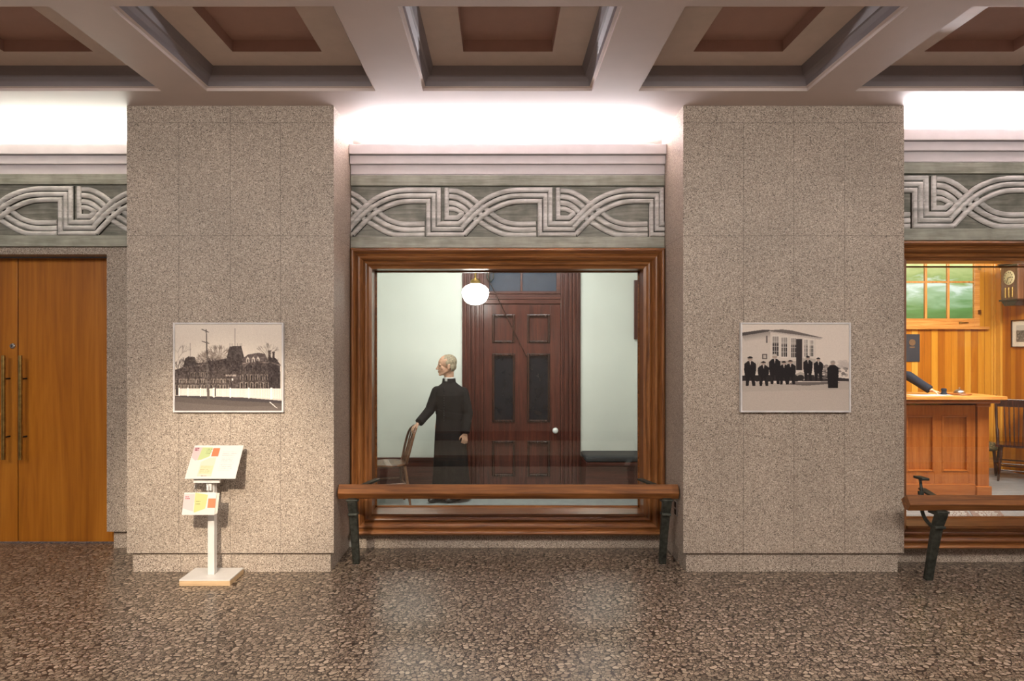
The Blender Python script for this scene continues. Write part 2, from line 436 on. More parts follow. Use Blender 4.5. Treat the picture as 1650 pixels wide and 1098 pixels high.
# frieze of interlaced strands
RW = .0445
def ribstrip(mb, pts, w, h, base):
    """half-round moulding along a flat path (x,z); local y = -(height)"""
    pts = [Vector(p) for p in pts]; n = len(pts)
    cs = [(-.5, 0), (-.455, .42), (-.36, .78), (-.2, .95), (0, 1), (.2, .95), (.36, .78), (.455, .42), (.5, 0)]
    rings = []
    for i in range(n):
        a = (pts[i]-pts[i-1]).normalized() if i else (pts[1]-pts[0]).normalized()
        b = (pts[i+1]-pts[i]).normalized() if i < n-1 else a
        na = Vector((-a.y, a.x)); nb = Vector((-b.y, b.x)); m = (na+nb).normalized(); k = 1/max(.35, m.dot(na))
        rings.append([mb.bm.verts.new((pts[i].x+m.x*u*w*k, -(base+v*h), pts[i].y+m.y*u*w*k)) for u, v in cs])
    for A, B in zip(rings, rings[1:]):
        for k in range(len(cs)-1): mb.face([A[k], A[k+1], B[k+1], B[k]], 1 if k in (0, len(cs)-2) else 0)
    mb.face(rings[0]); mb.face(rings[-1][::-1])
def smooth_path(p, n=7):
    """Catmull-Rom through p"""
    p = [Vector(q) for q in p]; out = []
    for i in range(len(p)-1):
        p0 = p[max(i-1, 0)]; p1 = p[i]; p2 = p[i+1]; p3 = p[min(i+2, len(p)-1)]
        for k in range(n):
            t = k/n
            out.append(.5*((2*p1)+(-p0+p2)*t+(2*p0-5*p1+4*p2-p3)*t*t+(-p0+3*p1-3*p2+p3)*t**3))
    out.append(p[-1]); return out
K = .000817
def frieze(name, x0, x1, Y, seam, nrep, label, zshift=0):
    r = empty(name, (seam, Y, 0))
    z = lambda cy: 1.7+(558-(270+cy/6.346))*.005183 + zshift
    X = lambda cx: (cx-975)*K
    a0, a1 = x0-seam, x1-seam
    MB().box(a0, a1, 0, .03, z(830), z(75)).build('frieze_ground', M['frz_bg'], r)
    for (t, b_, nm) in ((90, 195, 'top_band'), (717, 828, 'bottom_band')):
        MB().box(a0, a1, -.034, 0, z(b_), z(t)).build(nm, M['frz_band'], r, bevel=.003)
    tops = {'A': ([(45, 545), (130, 455), (250, 350), (370, 285), (500, 247), (620, 235)], (935, 235), (935, 580), (1140, 580)),
            'B': ([(35, 620), (150, 500), (270, 405), (400, 335), (520, 301), (640, 293)], (885, 293), (885, 635), (1165, 635)),
            'C': ([(60, 690), (180, 565), (300, 465), (420, 400), (540, 362), (660, 350)], (830, 350), (830, 690), (1196, 690))}
    over = MB(); under = MB(); per = 1136
    for rep in range(-nrep, nrep+1):
        o = rep*per
        for k, (c, p1, p2, p3) in tops.items():
            cur = smooth_path([(q[0], q[1]) for q in c])
            pts = cur+[Vector(p1), Vector(p2), Vector(p3), Vector((c[0][0]+per, c[0][1]))]
            # drop the doubled end
            ribstrip(over, [(X(q[0]+o), z(q[1])) for q in pts], RW, .034, .004)
        arcs = [[(1040, 240), (1130, 247), (1230, 290), (1330, 365), (1420, 430), (1481, 480), (1566, 540), (1676, 575), (1786, 582), (1926, 577)],
                [(1040, 300), (1130, 315), (1220, 365), (1290, 425), (1360, 480), (1431, 530), (1536, 590), (1656, 630), (1776, 640), (1926, 635)],
                [(1040, 365), (1110, 375), (1180, 415), (1240, 470), (1310, 530), (1386, 580), (1486, 640), (1596, 685), (1696, 693), (1926, 690)]]
        for c in arcs:
            ribstrip(under, [(X(q[0]+o), z(q[1])) for q in smooth_path(c)], RW, .022, 0)
        loop = [(1015, 215), (1015, 518), (1125, 518), (1185, 470)]
        ribstrip(under, [(X(q[0]+o), z(q[1])) for q in loop], RW, .030, 0)
        ribstrip(under, [(X(q[0]+o), z(q[1])) for q in smooth_path([(1030, 425), (1090, 428), (1150, 455), (1185, 478)])], RW*.9, .02, 0)
    for mb, nm in ((over, 'upper_strand'), (under, 'lower_strand')):
        for (co, no) in (((a0+.002, 0, 0), (1, 0, 0)), ((a1-.002, 0, 0), (-1, 0, 0))):
            bmesh.ops.bisect_plane(mb.bm, geom=mb.bm.verts[:]+mb.bm.edges[:]+mb.bm.faces[:], plane_co=co, plane_no=no, clear_inner=True)
        bmesh.ops.bisect_plane(mb.bm, geom=mb.bm.verts[:]+mb.bm.edges[:]+mb.bm.faces[:], plane_co=(0, 0, z(714)), plane_no=(0, 0, 1), clear_inner=True)
        mb.build(nm, [M['frz_rib'], M['frz_rib_edge']], r, smooth=50)
    tag(r, label, 'frieze', 'carved friezes above the bays')
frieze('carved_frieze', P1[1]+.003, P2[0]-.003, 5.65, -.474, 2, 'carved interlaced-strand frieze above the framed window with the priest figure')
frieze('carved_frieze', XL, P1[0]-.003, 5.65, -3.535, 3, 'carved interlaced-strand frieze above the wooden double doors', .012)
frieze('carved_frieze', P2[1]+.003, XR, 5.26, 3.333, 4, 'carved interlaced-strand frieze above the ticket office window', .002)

# plinths below the display windows
MB().box(P1[1], P2[0], 5.70, 6.0, 0, .135).build('wall_sill_center', M['granite'], kind='structure')
MB().box(P2[1], XR, 5.32, 5.6, 0, .135).build('wall_sill_right', M['granite'], kind='structure')

# oak display window frames: mitred mouldings
def arcp(p, q, bulge, n=5):
    """points from p to q bulging outward (negative y)"""
    out = []
    for i in range(n+1):
        t = i/n; out.append((p[0]+(q[0]-p[0])*t, p[1]+(q[1]-p[1])*t-bulge*math.sin(PI*t)))
    return out
def display_window(name, x0, x1, Yf, label, z0=.132, z1=2.512, d=.166):
    r = empty(name, ((x0+x1)/2, Yf, 0)); cx = (x0+x1)/2
    s = d/.166
    prof = [(0, .09), (0, -.055)]+arcp((.004, -.06), (.040, -.052), .018)+[(.044, -.034)]+arcp((.048, -.036), (.098, -.026), .024)+[(.102, -.008)]+arcp((.106, -.012), (.140, -.004), .012)+[(.144, .004), (.166, .012), (.166, .21)]
    prof = [(a*s, b) for a, b in prof]
    def side(k, mat, nm):
        mb = MB()
        A, B = [], []
        for (dd, y) in prof:
            zb = z0+dd; zt = z1-dd; xa = x0+dd-cx; xb = x1-dd-cx
            pa, pb = {0: ((xa, zt), (xb, zt)), 1: ((xa, zb), (xb, zb)), 2: ((xa, zb), (xa, zt)), 3: ((xb, zb), (xb, zt))}[k]
            A.append(mb.bm.verts.new((pa[0], y, pa[1]))); B.append(mb.bm.verts.new((pb[0], y, pb[1])))
        for i in range(len(A)-1): mb.face([A[i], A[i+1], B[i+1], B[i]])
        # back closing
        mb.face([A[-1], A[0], B[0], B[-1]]); mb.face(A); mb.face(B[::-1])
        mb.build(nm, mat, r, smooth=35)
    side(0, M['oakx'], 'top_moulding'); side(1, M['oakx'], 'bottom_moulding'); side(2, M['oakz'], 'side_moulding'); side(3, M['oakz'], 'side_moulding')
    i0, i1, j0, j1 = x0+d-cx, x1-d-cx, z0+.166, z1-.166
    # sill inside the bottom edge
    MB().prism([(-.005, j0-.02), (-.005, j0), (.21, j0+.015), (.21, j0-.02)], i0, i1, 'x').build('sill', M['oakx'], r)
    bead = MB()
    for (a, b_, c, e) in ((i0, i0+.012, j0, j1), (i1-.012, i1, j0, j1)): bead.box(a, b_, .185, .20, c, e)
    bead.box(i0, i1, .185, .20, j1-.012, j1); bead.box(i0, i1, .185, .20, j0+.012, j0+.026)
    bead.build('glazing_bead', M['oakx'], r)
    MB().box(i0+.002, i1-.002, .200, .208, j0+.013, j1-.002).build('glass_pane', M['glass'], r)
    tag(r, label, kind='structure'); return r
display_window('window_1', P1[1]+.004, P2[0]-.004, 5.65, 'wide oak-framed display window with the priest figure inside')
display_window('window_2', P2[1]+.004, XR-.1, 5.27, 'oak-framed display window with the ticket office inside', z0=.132, z1=2.512, d=.145)

# ------------------------------------------------------------------ left bay: stone surround and doors
mb = MB()
mb.box(-3.281, P1[0], 5.65, 5.95, .149, 2.545); mb.box(-3.25, P1[0], 5.70, 5.95, 0, .149)
mb.box(-5.35, -3.281, 5.65, 5.80, 2.467, 2.545); mb.box(XL, -5.05, 5.65, 5.95, 0, 2.545)
mb.build('wall_left_bay', M['granite2'], kind='structure')
MB().box(-5.06, -3.2, 5.80, 5.95, 2.467, 2.50).build('trim_door_head', M['black'], kind='structure')
def hall_door(x0, x1, hx, lock, label, nm):
    r = empty(nm, ((x0+x1)/2, 5.845, 0)); cx = (x0+x1)/2
    MB().box(x0-cx, x1-cx, 0, .05, .008, 2.462).build('door_leaf', M['doorwood'], r, bevel=.003)
    h = MB().tube([(hx-cx, -.075, .73), (hx-cx, -.075, 1.62)], .016, 16).build('door_handle', M['brass'], r, smooth=40, label='long brass pull bar')
    mb = MB()
    for zz in (.92, 1.42): mb.tube([(hx-cx, -.075, zz), (hx-cx, .0, zz)], .007, 10)
    mb.build('handle_bracket', M['black'], h, smooth=40)
    if lock:
        mb = MB().lathe([(.001, -.016), (.016, -.016), (.022, -.010), (.024, 0), (.001, 0)], (-4.205-cx, 0, 1.70), 20, 'y')
        lk = mb.build('door_lock', M['steel'], r, smooth=30)
        MB().box(-4.207-cx, -4.203-cx, -.018, -.015, 1.692, 1.708).build('keyhole', M['black'], lk)
    tag(r, label, kind='structure')
hall_door(-5.115, -4.1665, -4.232, True, 'left leaf of the brown double doors with a steel lock', 'door_1')
hall_door(-4.1565, -3.21, -4.087, False, 'right leaf of the brown double doors', 'door_2')

# ------------------------------------------------------------------ benches
def bench(x0, x1, dY, legs, hook, label, xe0=.0, xe1=.0):
    cx = (x0+x1)/2; r = empty('bench', (cx, 5.27+dY, 0))
    yb = 5.12-5.27
    sec = [(yb, .583), (yb+.045, .645), (yb+.115, .600), (yb+.075, .538), (yb+.028, .536)]
    mb = MB(); mb.prism(sec, x0-cx, x1-cx, 'x')
    mb.build('seat_rail', M['bench'], r, bevel=.003, bseg=1)
    for lx in legs:
        x = lx-cx
        path = smooth_path([(.02, 0), (.0, .10), (-.025, .20), (-.05, .30), (-.085, .42), (-.12, .50), (-.13, .542)], 4)
        mb = MB(); wds = np.linspace(.026, .034, len(path)); th = .020
        n = len(path); R = []
        for i, p in enumerate(path):
            d = (path[min(i+1, n-1)]-path[max(i-1, 0)]).normalized(); nn = Vector((-d.y, d.x))
            t = th+.012*(i/n)**2
            R.append([mb.bm.verts.new((x+sx*wds[i], p.x+nn.x*sy*t, p.y+nn.y*sy*t)) for sx, sy in ((-1, -1), (1, -1), (1, 1), (-1, 1))])
        for A, B in zip(R, R[1:]):
            for k in range(4): mb.face([A[k], A[(k+1) % 4], B[(k+1) % 4], B[k]])
        mb.face(R[0]); mb.face(R[-1])
        mb.box(x-.036, x+.036, -.125, -.055, .405, .425)
        lg = mb.build('leg', M['iron'], r, bevel=.005, smooth=40)
        mb = MB(); mb.box(x-.042, x+.042, -.155, -.04, .522, .537); mb.box(x-.03, x+.03, -.105, -.02, .50, .525)
        mb.build('leg_bracket', M['iron'], lg, bevel=.004)
        s = 1 if lx < cx else -1
        mb = MB(); Mx = Matrix.Translation((x+.02*s, -.06, .606)) @ Matrix.Rotation(math.radians(-16*s), 4, 'Z')
        mb.box(-.024, .024, .0, .36, -.008, .008, Mx)
        mb.build('wall_strap', M['iron'], r, bevel=.002)
        if hook:
            hp = smooth_path([(-.08, .43), (-.035, .405), (.03, .42), (.085, .47), (.10, .55), (.10, .64), (.115, .715)], 5)
            mb = MB().tube([(x, q.x, q.y) for q in hp], [.016]*8+[.013]*12+[.010]*(len(hp)-20), 10)
            mb.tube([(x, .105, .60), (x, .105, .625)], .020, 12)
            hk = mb.build('back_support', M['iron'], r, smooth=50)
            MB().box(x-.028, x+.028, .045, .155, .715, .733).build('support_cap', M['iron'], hk, bevel=.004)
    tag(r, label, 'bench', 'long wooden rail benches on iron legs')
bench(-1.228, 1.362, 0, (-1.12, 1.272), False, 'wooden rail bench on black iron legs set between the two granite piers')
bench(2.885, 6.6, -.37, (3.117, 6.2), True, 'wooden rail bench with a raised iron support before the ticket office window')
# outlet on the inner side of right pier
r = empty('wall_outlet', (P2[0], 5.26, .44)); 
MB().box(-.008, 0, -.035, .035, -.058, .058).build('cover_plate', M['steel'], r, bevel=.003)
mb = MB()
for zz in (-.028, .028): mb.box(-.012, -.0075, -.02, .02, zz-.02, zz+.02)
mb.build('socket', M['black'], r)
tag(r, 'small metal and black wall outlet on the inner side of the right pier', 'wall outlet')

# ------------------------------------------------------------------ painted-in-numbers pictures
class Canvas:
    def __init__(s, W, H, box, bgc):
        s.W, s.H, s.b = W, H, box; s.a = np.ones((H, W, 3))*np.array(bgc, float)
        u = (np.arange(W)+.5)/W; v = (np.arange(H)+.5)/H
        s.X, s.Y = np.meshgrid(box[0]+u*(box[2]-box[0]), box[1]+v*(box[3]-box[1]))
    def poly(s, pts, c, al=1):
        ins = np.zeros_like(s.X, bool); n = len(pts)
        for i in range(n):
            x1, y1 = pts[i]; x2, y2 = pts[(i+1) % n]
            if y1 == y2: continue
            cnd = ((s.Y < y1) != (s.Y < y2)) & (s.X < (x2-x1)*(s.Y-y1)/(y2-y1)+x1)
            ins ^= cnd
        s.a[ins] = s.a[ins]*(1-al)+np.array(c)*al
    def rect(s, x0, y0, x1, y1, c, al=1): s.poly([(x0, y0), (x1, y0), (x1, y1), (x0, y1)], c, al)
    def line(s, p, q, w, c, al=1):
        p = np.array(p, float); q = np.array(q, float); d = q-p; l2 = max(1e-6, d@d)
        t = np.clip(((s.X-p[0])*d[0]+(s.Y-p[1])*d[1])/l2, 0, 1)
        ds = np.hypot(s.X-p[0]-t*d[0], s.Y-p[1]-t*d[1]); k = np.clip(w/2+2-ds, 0, 4)/4*al
        k = np.minimum(k, al)
        s.a = s.a*(1-k[..., None])+np.array(c)*k[..., None]
    def oval(s, x, y, rx, ry, c, al=1):
        m = ((s.X-x)/rx)**2+((s.Y-y)/ry)**2 < 1; s.a[m] = s.a[m]*(1-al)+np.array(c)*al
    def grain(s, amt, seed=1):
        g = np.random.RandomState(seed); s.a += g.normal(0, amt, s.a.shape[:2])[..., None]
    def tree(s, x, y, ang, l, w, c, depth, rnd):
        q = (x+math.cos(ang)*l, y-math.sin(ang)*l); s.line((x, y), q, w, c, .75)
        if depth:
            for k in range(3): s.tree(q[0], q[1], ang+rnd.uniform(-.6, .6), l*rnd.uniform(.6, .85), w*.7, c, depth-1, rnd)
def canvas_obj(cv, name, width, height, parent, loc, M4=None, rough=.35, gain=1.0):
    """grid of small faces, one colour per vertex, standing in local XZ, origin at centre"""
    H, W = cv.a.shape[:2]
    me = bpy.data.meshes.new(name)
    xs = (np.arange(W)/(W-1)-.5)*width; zs = (.5-np.arange(H)/(H-1))*height
    X, Z = np.meshgrid(xs, zs); v = np.stack([X, np.zeros_like(X), Z], -1).reshape(-1, 3)
    idx = np.arange(W*H).reshape(H, W)
    f = np.stack([idx[:-1, :-1], idx[1:, :-1], idx[1:, 1:], idx[:-1, 1:]], -1).reshape(-1, 4)
    me.from_pydata(v.tolist(), [], f.tolist())
    ca = me.color_attributes.new('picture', 'FLOAT_COLOR', 'POINT')
    a = np.clip(cv.a*gain, 0, 255)/255; a = np.where(a <= .04045, a/12.92, ((a+.055)/1.055)**2.4)
    ca.data.foreach_set('color', np.concatenate([a.reshape(-1, 3), np.ones((W*H, 1))], 1).astype(np.float32).ravel())
    m, nt, b = new_mat(name+'_print'); at = N(nt, 'ShaderNodeAttribute'); at.attribute_name = 'picture'
    L(nt, at.outputs['Color'], b.inputs['Base Color']); b.inputs['Roughness'].default_value = rough; b.inputs['Specular IOR Level'].default_value = .3
    me.materials.append(m)
    o = bpy.data.objects.new(name, me); C.objects.link(o); o.parent = parent; o.location = loc
    if M4 is not None: o.matrix_local = M4
    return o
def framed(name, x0, x1, z0, z1, Yf, cv, label, group=None):
    cx, cz = (x0+x1)/2, (z0+z1)/2; r = empty(name, (cx, Yf, cz)); w, h = x1-x0, z1-z0; t = .012
    mb = MB()
    for b_ in ((-w/2, -w/2+t, -h/2, h/2), (w/2-t, w/2, -h/2, h/2), (-w/2+t, w/2-t, h/2-t, h/2), (-w/2+t, w/2-t, -h/2, -h/2+t)): mb.box(b_[0], b_[1], -.034, -.002, b_[2], b_[3])
    mb.build('frame', M['silver'], r, bevel=.0015)
    MB().box(-w/2+t, w/2-t, -.022, -.002, -h/2+t, h/2-t).build('backing_board', M['white'], r)
    canvas_obj(cv, 'photo_print', w-2*t, h-2*t, r, (0, -.026, 0))
    tag(r, label, 'framed photograph', group)
rnd = random.Random(3)
# print one: long mansard institution behind a picket fence
cv = Canvas(300, 244, (112, 130, 1120, 945), (222, 212, 200))
cv.a *= (1-.10*np.clip((cv.Y-130)/500, 0, 1))[..., None]
D = (80, 71, 68)
for (x, y, n) in ((430, 520, 26), (520, 470, 20)):
    for k in range(n):
        an = PI*(k+.5)/n; cv.tree(x, y, an, 62, 4, (120, 108, 100), 2, rnd)
cv.poly([(112, 560), (180, 540), (240, 500), (400, 490), (600, 450), (700, 440), (960, 480), (1100, 500), (1105, 740), (112, 740)], D)
cv.poly([(190, 540), (210, 450), (240, 435), (300, 440), (322, 530)], (78, 70, 66)); cv.line((255, 440), (255, 310), 3, D)
cv.poly([(590, 480), (625, 340), (735, 335), (770, 470)], (74, 66, 64)); cv.line((677, 340), (677, 170), 3, D)
for x in (628, 650, 700, 725, 740): cv.line((x, 340), (x, 312), 2, D)
cv.poly([(740, 460), (800, 415), (900, 400), (960, 410), (990, 480), (740, 490)], (92, 82, 80))
for x in (797, 848, 893): cv.poly([(x-16, 490), (x-14, 455), (x, 435), (x+14, 455), (x+16, 490)], (196, 186, 176)); cv.rect(x-5, 460, x+6, 488, D)
cv.rect(990, 385, 1014, 480, (70, 60, 58)); cv.rect(1028, 400, 1050, 480, (70, 60, 58)); cv.rect(986, 378, 1018, 388, D); cv.rect(1024, 392, 1054, 402, D)
cv.poly([(985, 440), (1060, 450), (1100, 510), (1105, 740), (990, 740)], (58, 50, 50))
cv.poly([(740, 495), (1000, 480), (1105, 512), (1105, 524), (1000, 494), (740, 510)], (128, 116, 110)); cv.poly([(180, 540), (400, 500), (400, 512), (180, 552)], (118, 108, 102))
for (y0, hh, xs, a) in ((520, 46, range(742, 980, 44), .35), (610, 46, range(740, 980, 46), .7), (685, 46, range(738, 980, 48), .9)):
    for x in xs: cv.rect(x-14, y0-6, x+14, y0+hh, (150, 138, 128), a); cv.rect(x-8, y0, x+8, y0+hh, (44, 38, 38))
for (y0, hh, xs, a) in ((588, 36, range(270, 420, 34), .5), (650, 34, range(132, 620, 32), .8), (706, 30, range(128, 620, 30), .8)):
    for x in xs: cv.rect(x-11, y0-4, x+11, y0+hh, (172, 160, 148), a); cv.rect(x-5, y0, x+6, y0+hh, (46, 40, 40))
cv.rect(590, 605, 690, 620, (170, 158, 148)); cv.rect(645, 640, 660, 660, (235, 228, 220))
for x in (140, 250, 345, 450, 500, 600, 650, 710, 770, 860, 930, 985, 1050):
    cv.tree(x, 735, PI/2+rnd.uniform(-.15, .15), 90, 7, (58, 50, 50), 4, rnd)
for k in range(5): cv.tree(985, 470, PI/2+(k-2)*.22, 70, 3, (110, 100, 92), 2, rnd)
cv.tree(120, 520, 1.2, 80, 3, (120, 108, 100), 3, rnd)
cv.poly([(112, 800), (700, 815), (1120, 850), (1120, 945), (112, 945)], (92, 84, 80)); cv.poly([(112, 800), (700, 818), (1120, 850), (1120, 875), (650, 850), (112, 812)], (70, 64, 66))
cv.poly([(112, 860), (700, 905), (1120, 900), (1120, 945), (112, 945)], (112, 103, 98), .6)
top = lambda x: 735+0*x; bot = lambda x: 798+(x-112)*.034
x = 140.
while x < 1120:
    stp = 9+(x-112)*.008; cv.rect(x, top(x), x+stp*.58, bot(x), (226, 220, 212)); x += stp
cv.poly([(140, 738), (1120, 738), (1120, 746), (140, 746)], (214, 208, 200)); cv.poly([(140, 786), (1120, 818), (1120, 826), (140, 794)], (214, 208, 200))
for x in (152, 235, 352, 478, 632, 808, 1016): cv.rect(x-6, 728, x+(6 if x < 1000 else 14), bot(x)+6, (236, 230, 222))
cv.rect(486, 730, 500, 808, (84, 76, 74)); cv.rect(118, 735, 146, 798, (60, 54, 54))
cv.poly([(402, 180), (411, 180), (440, 838), (414, 838)], (96, 88, 84)); cv.line((366, 180), (426, 206), 9, (104, 96, 92)); cv.line((368, 292), (432, 312), 9, (104, 96, 92))
cv.poly([(995, 860), (1010, 862), (1078, 922), (1060, 915)], (214, 208, 202))
g_ = np.random.RandomState(4).normal(0, 1, (62, 76)); g_ = np.kron(g_, np.ones((4, 4)))[:244, :300]
msk = (cv.Y > 340) & (cv.Y < 735) & (cv.a.mean(2) < 150)
cv.a += (g_*11*msk)[..., None]; cv.grain(5, 2)
framed('framed_photograph', px2x(278, 5.02), px2x(456, 5.02), px2z(665, 5.02), px2z(520, 5.02), PF, cv, 'sepia photograph of a long mansard-roofed building behind a picket fence, on the left pier', 'framed photographs on the piers')
# print two: men beside a small station house
cv = Canvas(300, 244, (95, 130, 1090, 940), (214, 203, 192))
cv.a *= (1+.0*cv.X)[..., None]
cv.poly([(100, 235), (360, 195), (360, 470), (110, 490)], (200, 190, 180))
for k in range(12): cv.poly([(100+k*2, 235+k*5), (360, 200+k*5), (360, 206+k*5), (100+k*2, 242+k*5)], (130, 122, 116), .6*(1-k/12))
cv.poly([(110, 480), (350, 465), (350, 580), (120, 585)], (196, 186, 174))
for k in range(10): cv.line((120+k*24, 570), (150+k*24, 490), 4, (120, 112, 106), .6)
cv.poly([(360, 195), (780, 265), (780, 470), (370, 465)], (206, 196, 186))
cv.poly([(360, 470), (600, 475), (600, 560), (360, 600)], (176, 166, 156)); cv.poly([(660, 450), (780, 455), (780, 500), (660, 560)], (176, 166, 156))
cv.poly([(96, 210), (290, 183), (360, 185), (350, 200), (100, 240)], (78, 72, 70)); cv.poly([(350, 188), (470, 180), (560, 190), (845, 258), (820, 275), (700, 250), (360, 200)], (104, 96, 92)); cv.poly([(350, 196), (845, 262), (820, 275), (360, 208)], (184, 174, 166))
for (x0, x1, t, b_) in ((380, 438, 245, 430), (462, 516, 255, 436), (553, 598, 262, 442), (676, 704, 275, 435), (724, 758, 282, 432)):
    cv.rect(x0-8, t-8, x1+8, b_+8, (216, 208, 198)); cv.rect(x0, t, x1, b_, (70, 64, 64))
    cv.rect(x0, t, x1, t+(b_-t)*.35, (150, 142, 136))
    for k in (1, 2): xx = x0+(x1-x0)*k/3; cv.rect(xx-2, t, xx+2, b_, (206, 198, 188))
    for k in (1, 2, 3): yy = t+(b_-t)*k/4; cv.rect(x0, yy-2, x1, yy+2, (206, 198, 188))
cv.rect(600, 268, 656, 560, (52, 46, 46)); cv.rect(285, 408, 330, 458, (88, 80, 78)); cv.rect(295, 418, 322, 450, (180, 170, 160)); cv.rect(322, 240, 334, 306, (90, 82, 80))
cv.poly([(96, 610), (700, 600), (1090, 640), (1090, 665), (96, 660)], (52, 46, 46)); cv.poly([(590, 600), (640, 576), (700, 600), (700, 655), (660, 655)], (168, 158, 148))
for k in range(7): cv.line((770, 520+k*20), (900, 540+k*20), 7, (150, 140, 132) if k % 2 else (60, 54, 54))
cv.line((790, 480), (930, 560), 7, (90, 84, 80)); cv.line((880, 560), (780, 660), 6, (80, 74, 72))
for k in range(40): cv.oval(rnd.uniform(850, 1080), rnd.uniform(520, 640), rnd.uniform(8, 22), rnd.uniform(6, 16), rnd.choice([(58, 52, 52), (110, 102, 98), (160, 150, 142)]), .8)
for k in range(14): cv.oval(rnd.uniform(1000, 1090), rnd.uniform(470, 530), 26, 18, (186, 176, 168), .6)
cv.poly([(96, 662), (560, 690), (1090, 665), (1090, 940), (96, 940)], (176, 166, 156)); cv.poly([(96, 760), (1090, 740), (1090, 940), (96, 940)], (192, 181, 170), .5)
cv.poly([(560, 672), (980, 668), (1010, 680), (700, 706), (520, 694)], (90, 82, 80), .8)
K1 = (34, 30, 32); SK = (168, 150, 138)
def man(x, yh, yf, w, hat=None, sit=False, robe=False):
    h = yf-yh; cv.oval(x, yh+h*.07, w*.22, h*.07, SK)
    cv.oval(x, yh+h*.025, w*.24, h*.028, hat or K1); cv.oval(x, yh+h*.005, w*.15, h*.03, hat or K1)
    cv.poly([(x-w*.2, yh+h*.14), (x+w*.2, yh+h*.14), (x+w*.52, yh+h*.24), (x+w*.5, yh+h*.5), (x+w*.42, yf-h*.3 if not robe else yf), (x-w*.42, yf-h*.3 if not robe else yf), (x-w*.52, yh+h*.45), (x-w*.5, yh+h*.24)], K1)
    if not robe: cv.poly([(x-w*.06, yh+h*.14), (x+w*.08, yh+h*.14), (x+w*.02, yh+h*.3)], (200, 190, 180))
    cv.poly([(x-w*.4, yf-h*.35), (x-w*.02, yf-h*.35), (x-w*.12, yf), (x-w*.36, yf)], K1); cv.poly([(x+w*.4, yf-h*.35), (x+w*.02, yf-h*.35), (x+w*.2, yf), (x+w*.46, yf)], K1)
man(172, 438, 708, 108); man(296, 482, 706, 100); man(400, 415, 692, 104, (190, 180, 170)); man(485, 480, 694, 96); man(545, 470, 690, 100, (60, 54, 54)); man(708, 432, 662, 84); man(805, 448, 660, 84); man(940, 478, 728, 104, (150, 140, 132), robe=True)
for (x, y) in ((240, 640), (350, 640), (600, 640), (640, 632)): cv.oval(x, y, 34, 28, (44, 40, 40))
cv.grain(3.5, 5)
framed('framed_photograph', px2x(1194, 5.02), px2x(1372, 5.02), px2z(665, 5.02), px2z(520, 5.02), PF, cv, 'sepia photograph of men in dark suits beside a small station building, on the right pier', 'framed photographs on the piers')

# ------------------------------------------------------------------ sign stand
st = empty('sign_stand', (-2.09, 4.92, 0))
mb = MB(); mb.box(-.18, .18, -.13, .13, .0, .036); bs = mb.build('base', M['plywood'], st, bevel=.002)
MB().box(-.18, .18, -.13, .13, .036, .044).build('base_top', M['white'], bs, bevel=.001)
MB().box(-.024, .024, -.022, .026, .044, .80).build('post', M['white'], st, bevel=.002)
tag(st, 'white pedestal sign stand on a square plywood base before the left pier', 'sign stand')
MB().box(-.105, .085, -.075, -.055, .718, .765).build('cross_bar', M['white'], st, bevel=.002)
MB().box(-.018, .018, -.058, -.02, .66, .76).build('bar_arm', M['white'], st, bevel=.002)
def sign_art(cvs, x0, y0, x1, y1, full):
    """panel art in unit coordinates of the left sheet"""
    U = lambda u: x0+u*(x1-x0); V = lambda v: y0+v*(y1-y0)
    P = lambda pts, c, a=1: cvs.poly([(U(a_), V(b_)) for a_, b_ in pts], c, a)
    if full:
        P([(0, .06), (.36, .06), (.33, .42), (.2, .47), (0, .36)], (244, 205, 205)); P([(.33, .06), (.72, .06), (.68, .34), (.40, .44), (.26, .46)], (205, 222, 160)); P([(.74, .08), (1, .08), (1, .34), (.74, .34)], (222, 138, 96))
        P([(0, .36), (.2, .47), (.42, .5), (.42, 1), (0, 1)], (250, 236, 232)); P([(.42, .5), (.7, .38), (.95, .36), (.95, .94), (.42, .94)], (246, 230, 208)); P([(.45, .62), (.92, .62), (.92, .86), (.45, .86)], (232, 228, 186))
    else:
        P([(0, .06), (.34, .06), (.34, .85), (0, .7)], (246, 210, 208)); P([(.34, .0), (.74, .1), (.70, .72), (.36, .9)], (220, 220, 148)); P([(.76, .26), (1, .26), (1, .68), (.76, .68)], (226, 140, 96))
        P([(.4, .9), (.72, .70), (1, .68), (1, 1), (.4, 1)], (250, 232, 226))
def bars(cvs, x, y, n, w, h, c, rnd2, gap=1.8, al=1):
    for k in range(n):
        xx = x
        while xx < x+w*rnd2.uniform(.75, 1):
            ww = h*rnd2.uniform(.35, 1.1); cvs.rect(xx, y+k*h*gap, xx+ww, y+k*h*gap+h, c, al); xx += ww+h*.25
r2 = random.Random(5)
cv = Canvas(150, 112, (0, 0, 360, 270), (246, 242, 240))
sign_art(cv, 0, 0, 195, 270, True)
bars(cv, 12, 20, 2, 34, 8, (130, 40, 70), r2); bars(cv, 98, 30, 4, 45, 4, (150, 160, 110), r2, 3); bars(cv, 92, 170, 5, 75, 4, (170, 170, 130), r2, 3.2, .8); bars(cv, 110, 245, 1, 50, 6, (130, 130, 130), r2)
bars(cv, 220, 50, 11, 110, 4, (205, 205, 205), r2, 3.8, .9)
tilt = math.atan2(.214, .16); Ln = math.hypot(.214, .16)
bd = empty('sign_board', (-2.06, 4.89, .863))
bd.location = (-2.06, 4.89, .863)
MT = Matrix.Rotation(-(PI/2-tilt), 4, 'X')
mb = MB(); mb.box(-.18, .18, 0, .006, -Ln/2, Ln/2, MT); mb.build('board', M['white'], bd, bevel=.001)
canvas_obj(cv, 'printed_face', .356, Ln-.004, bd, (0, 0, 0), MT @ Matrix.Translation((0, -.0012, 0)), .5, .80)
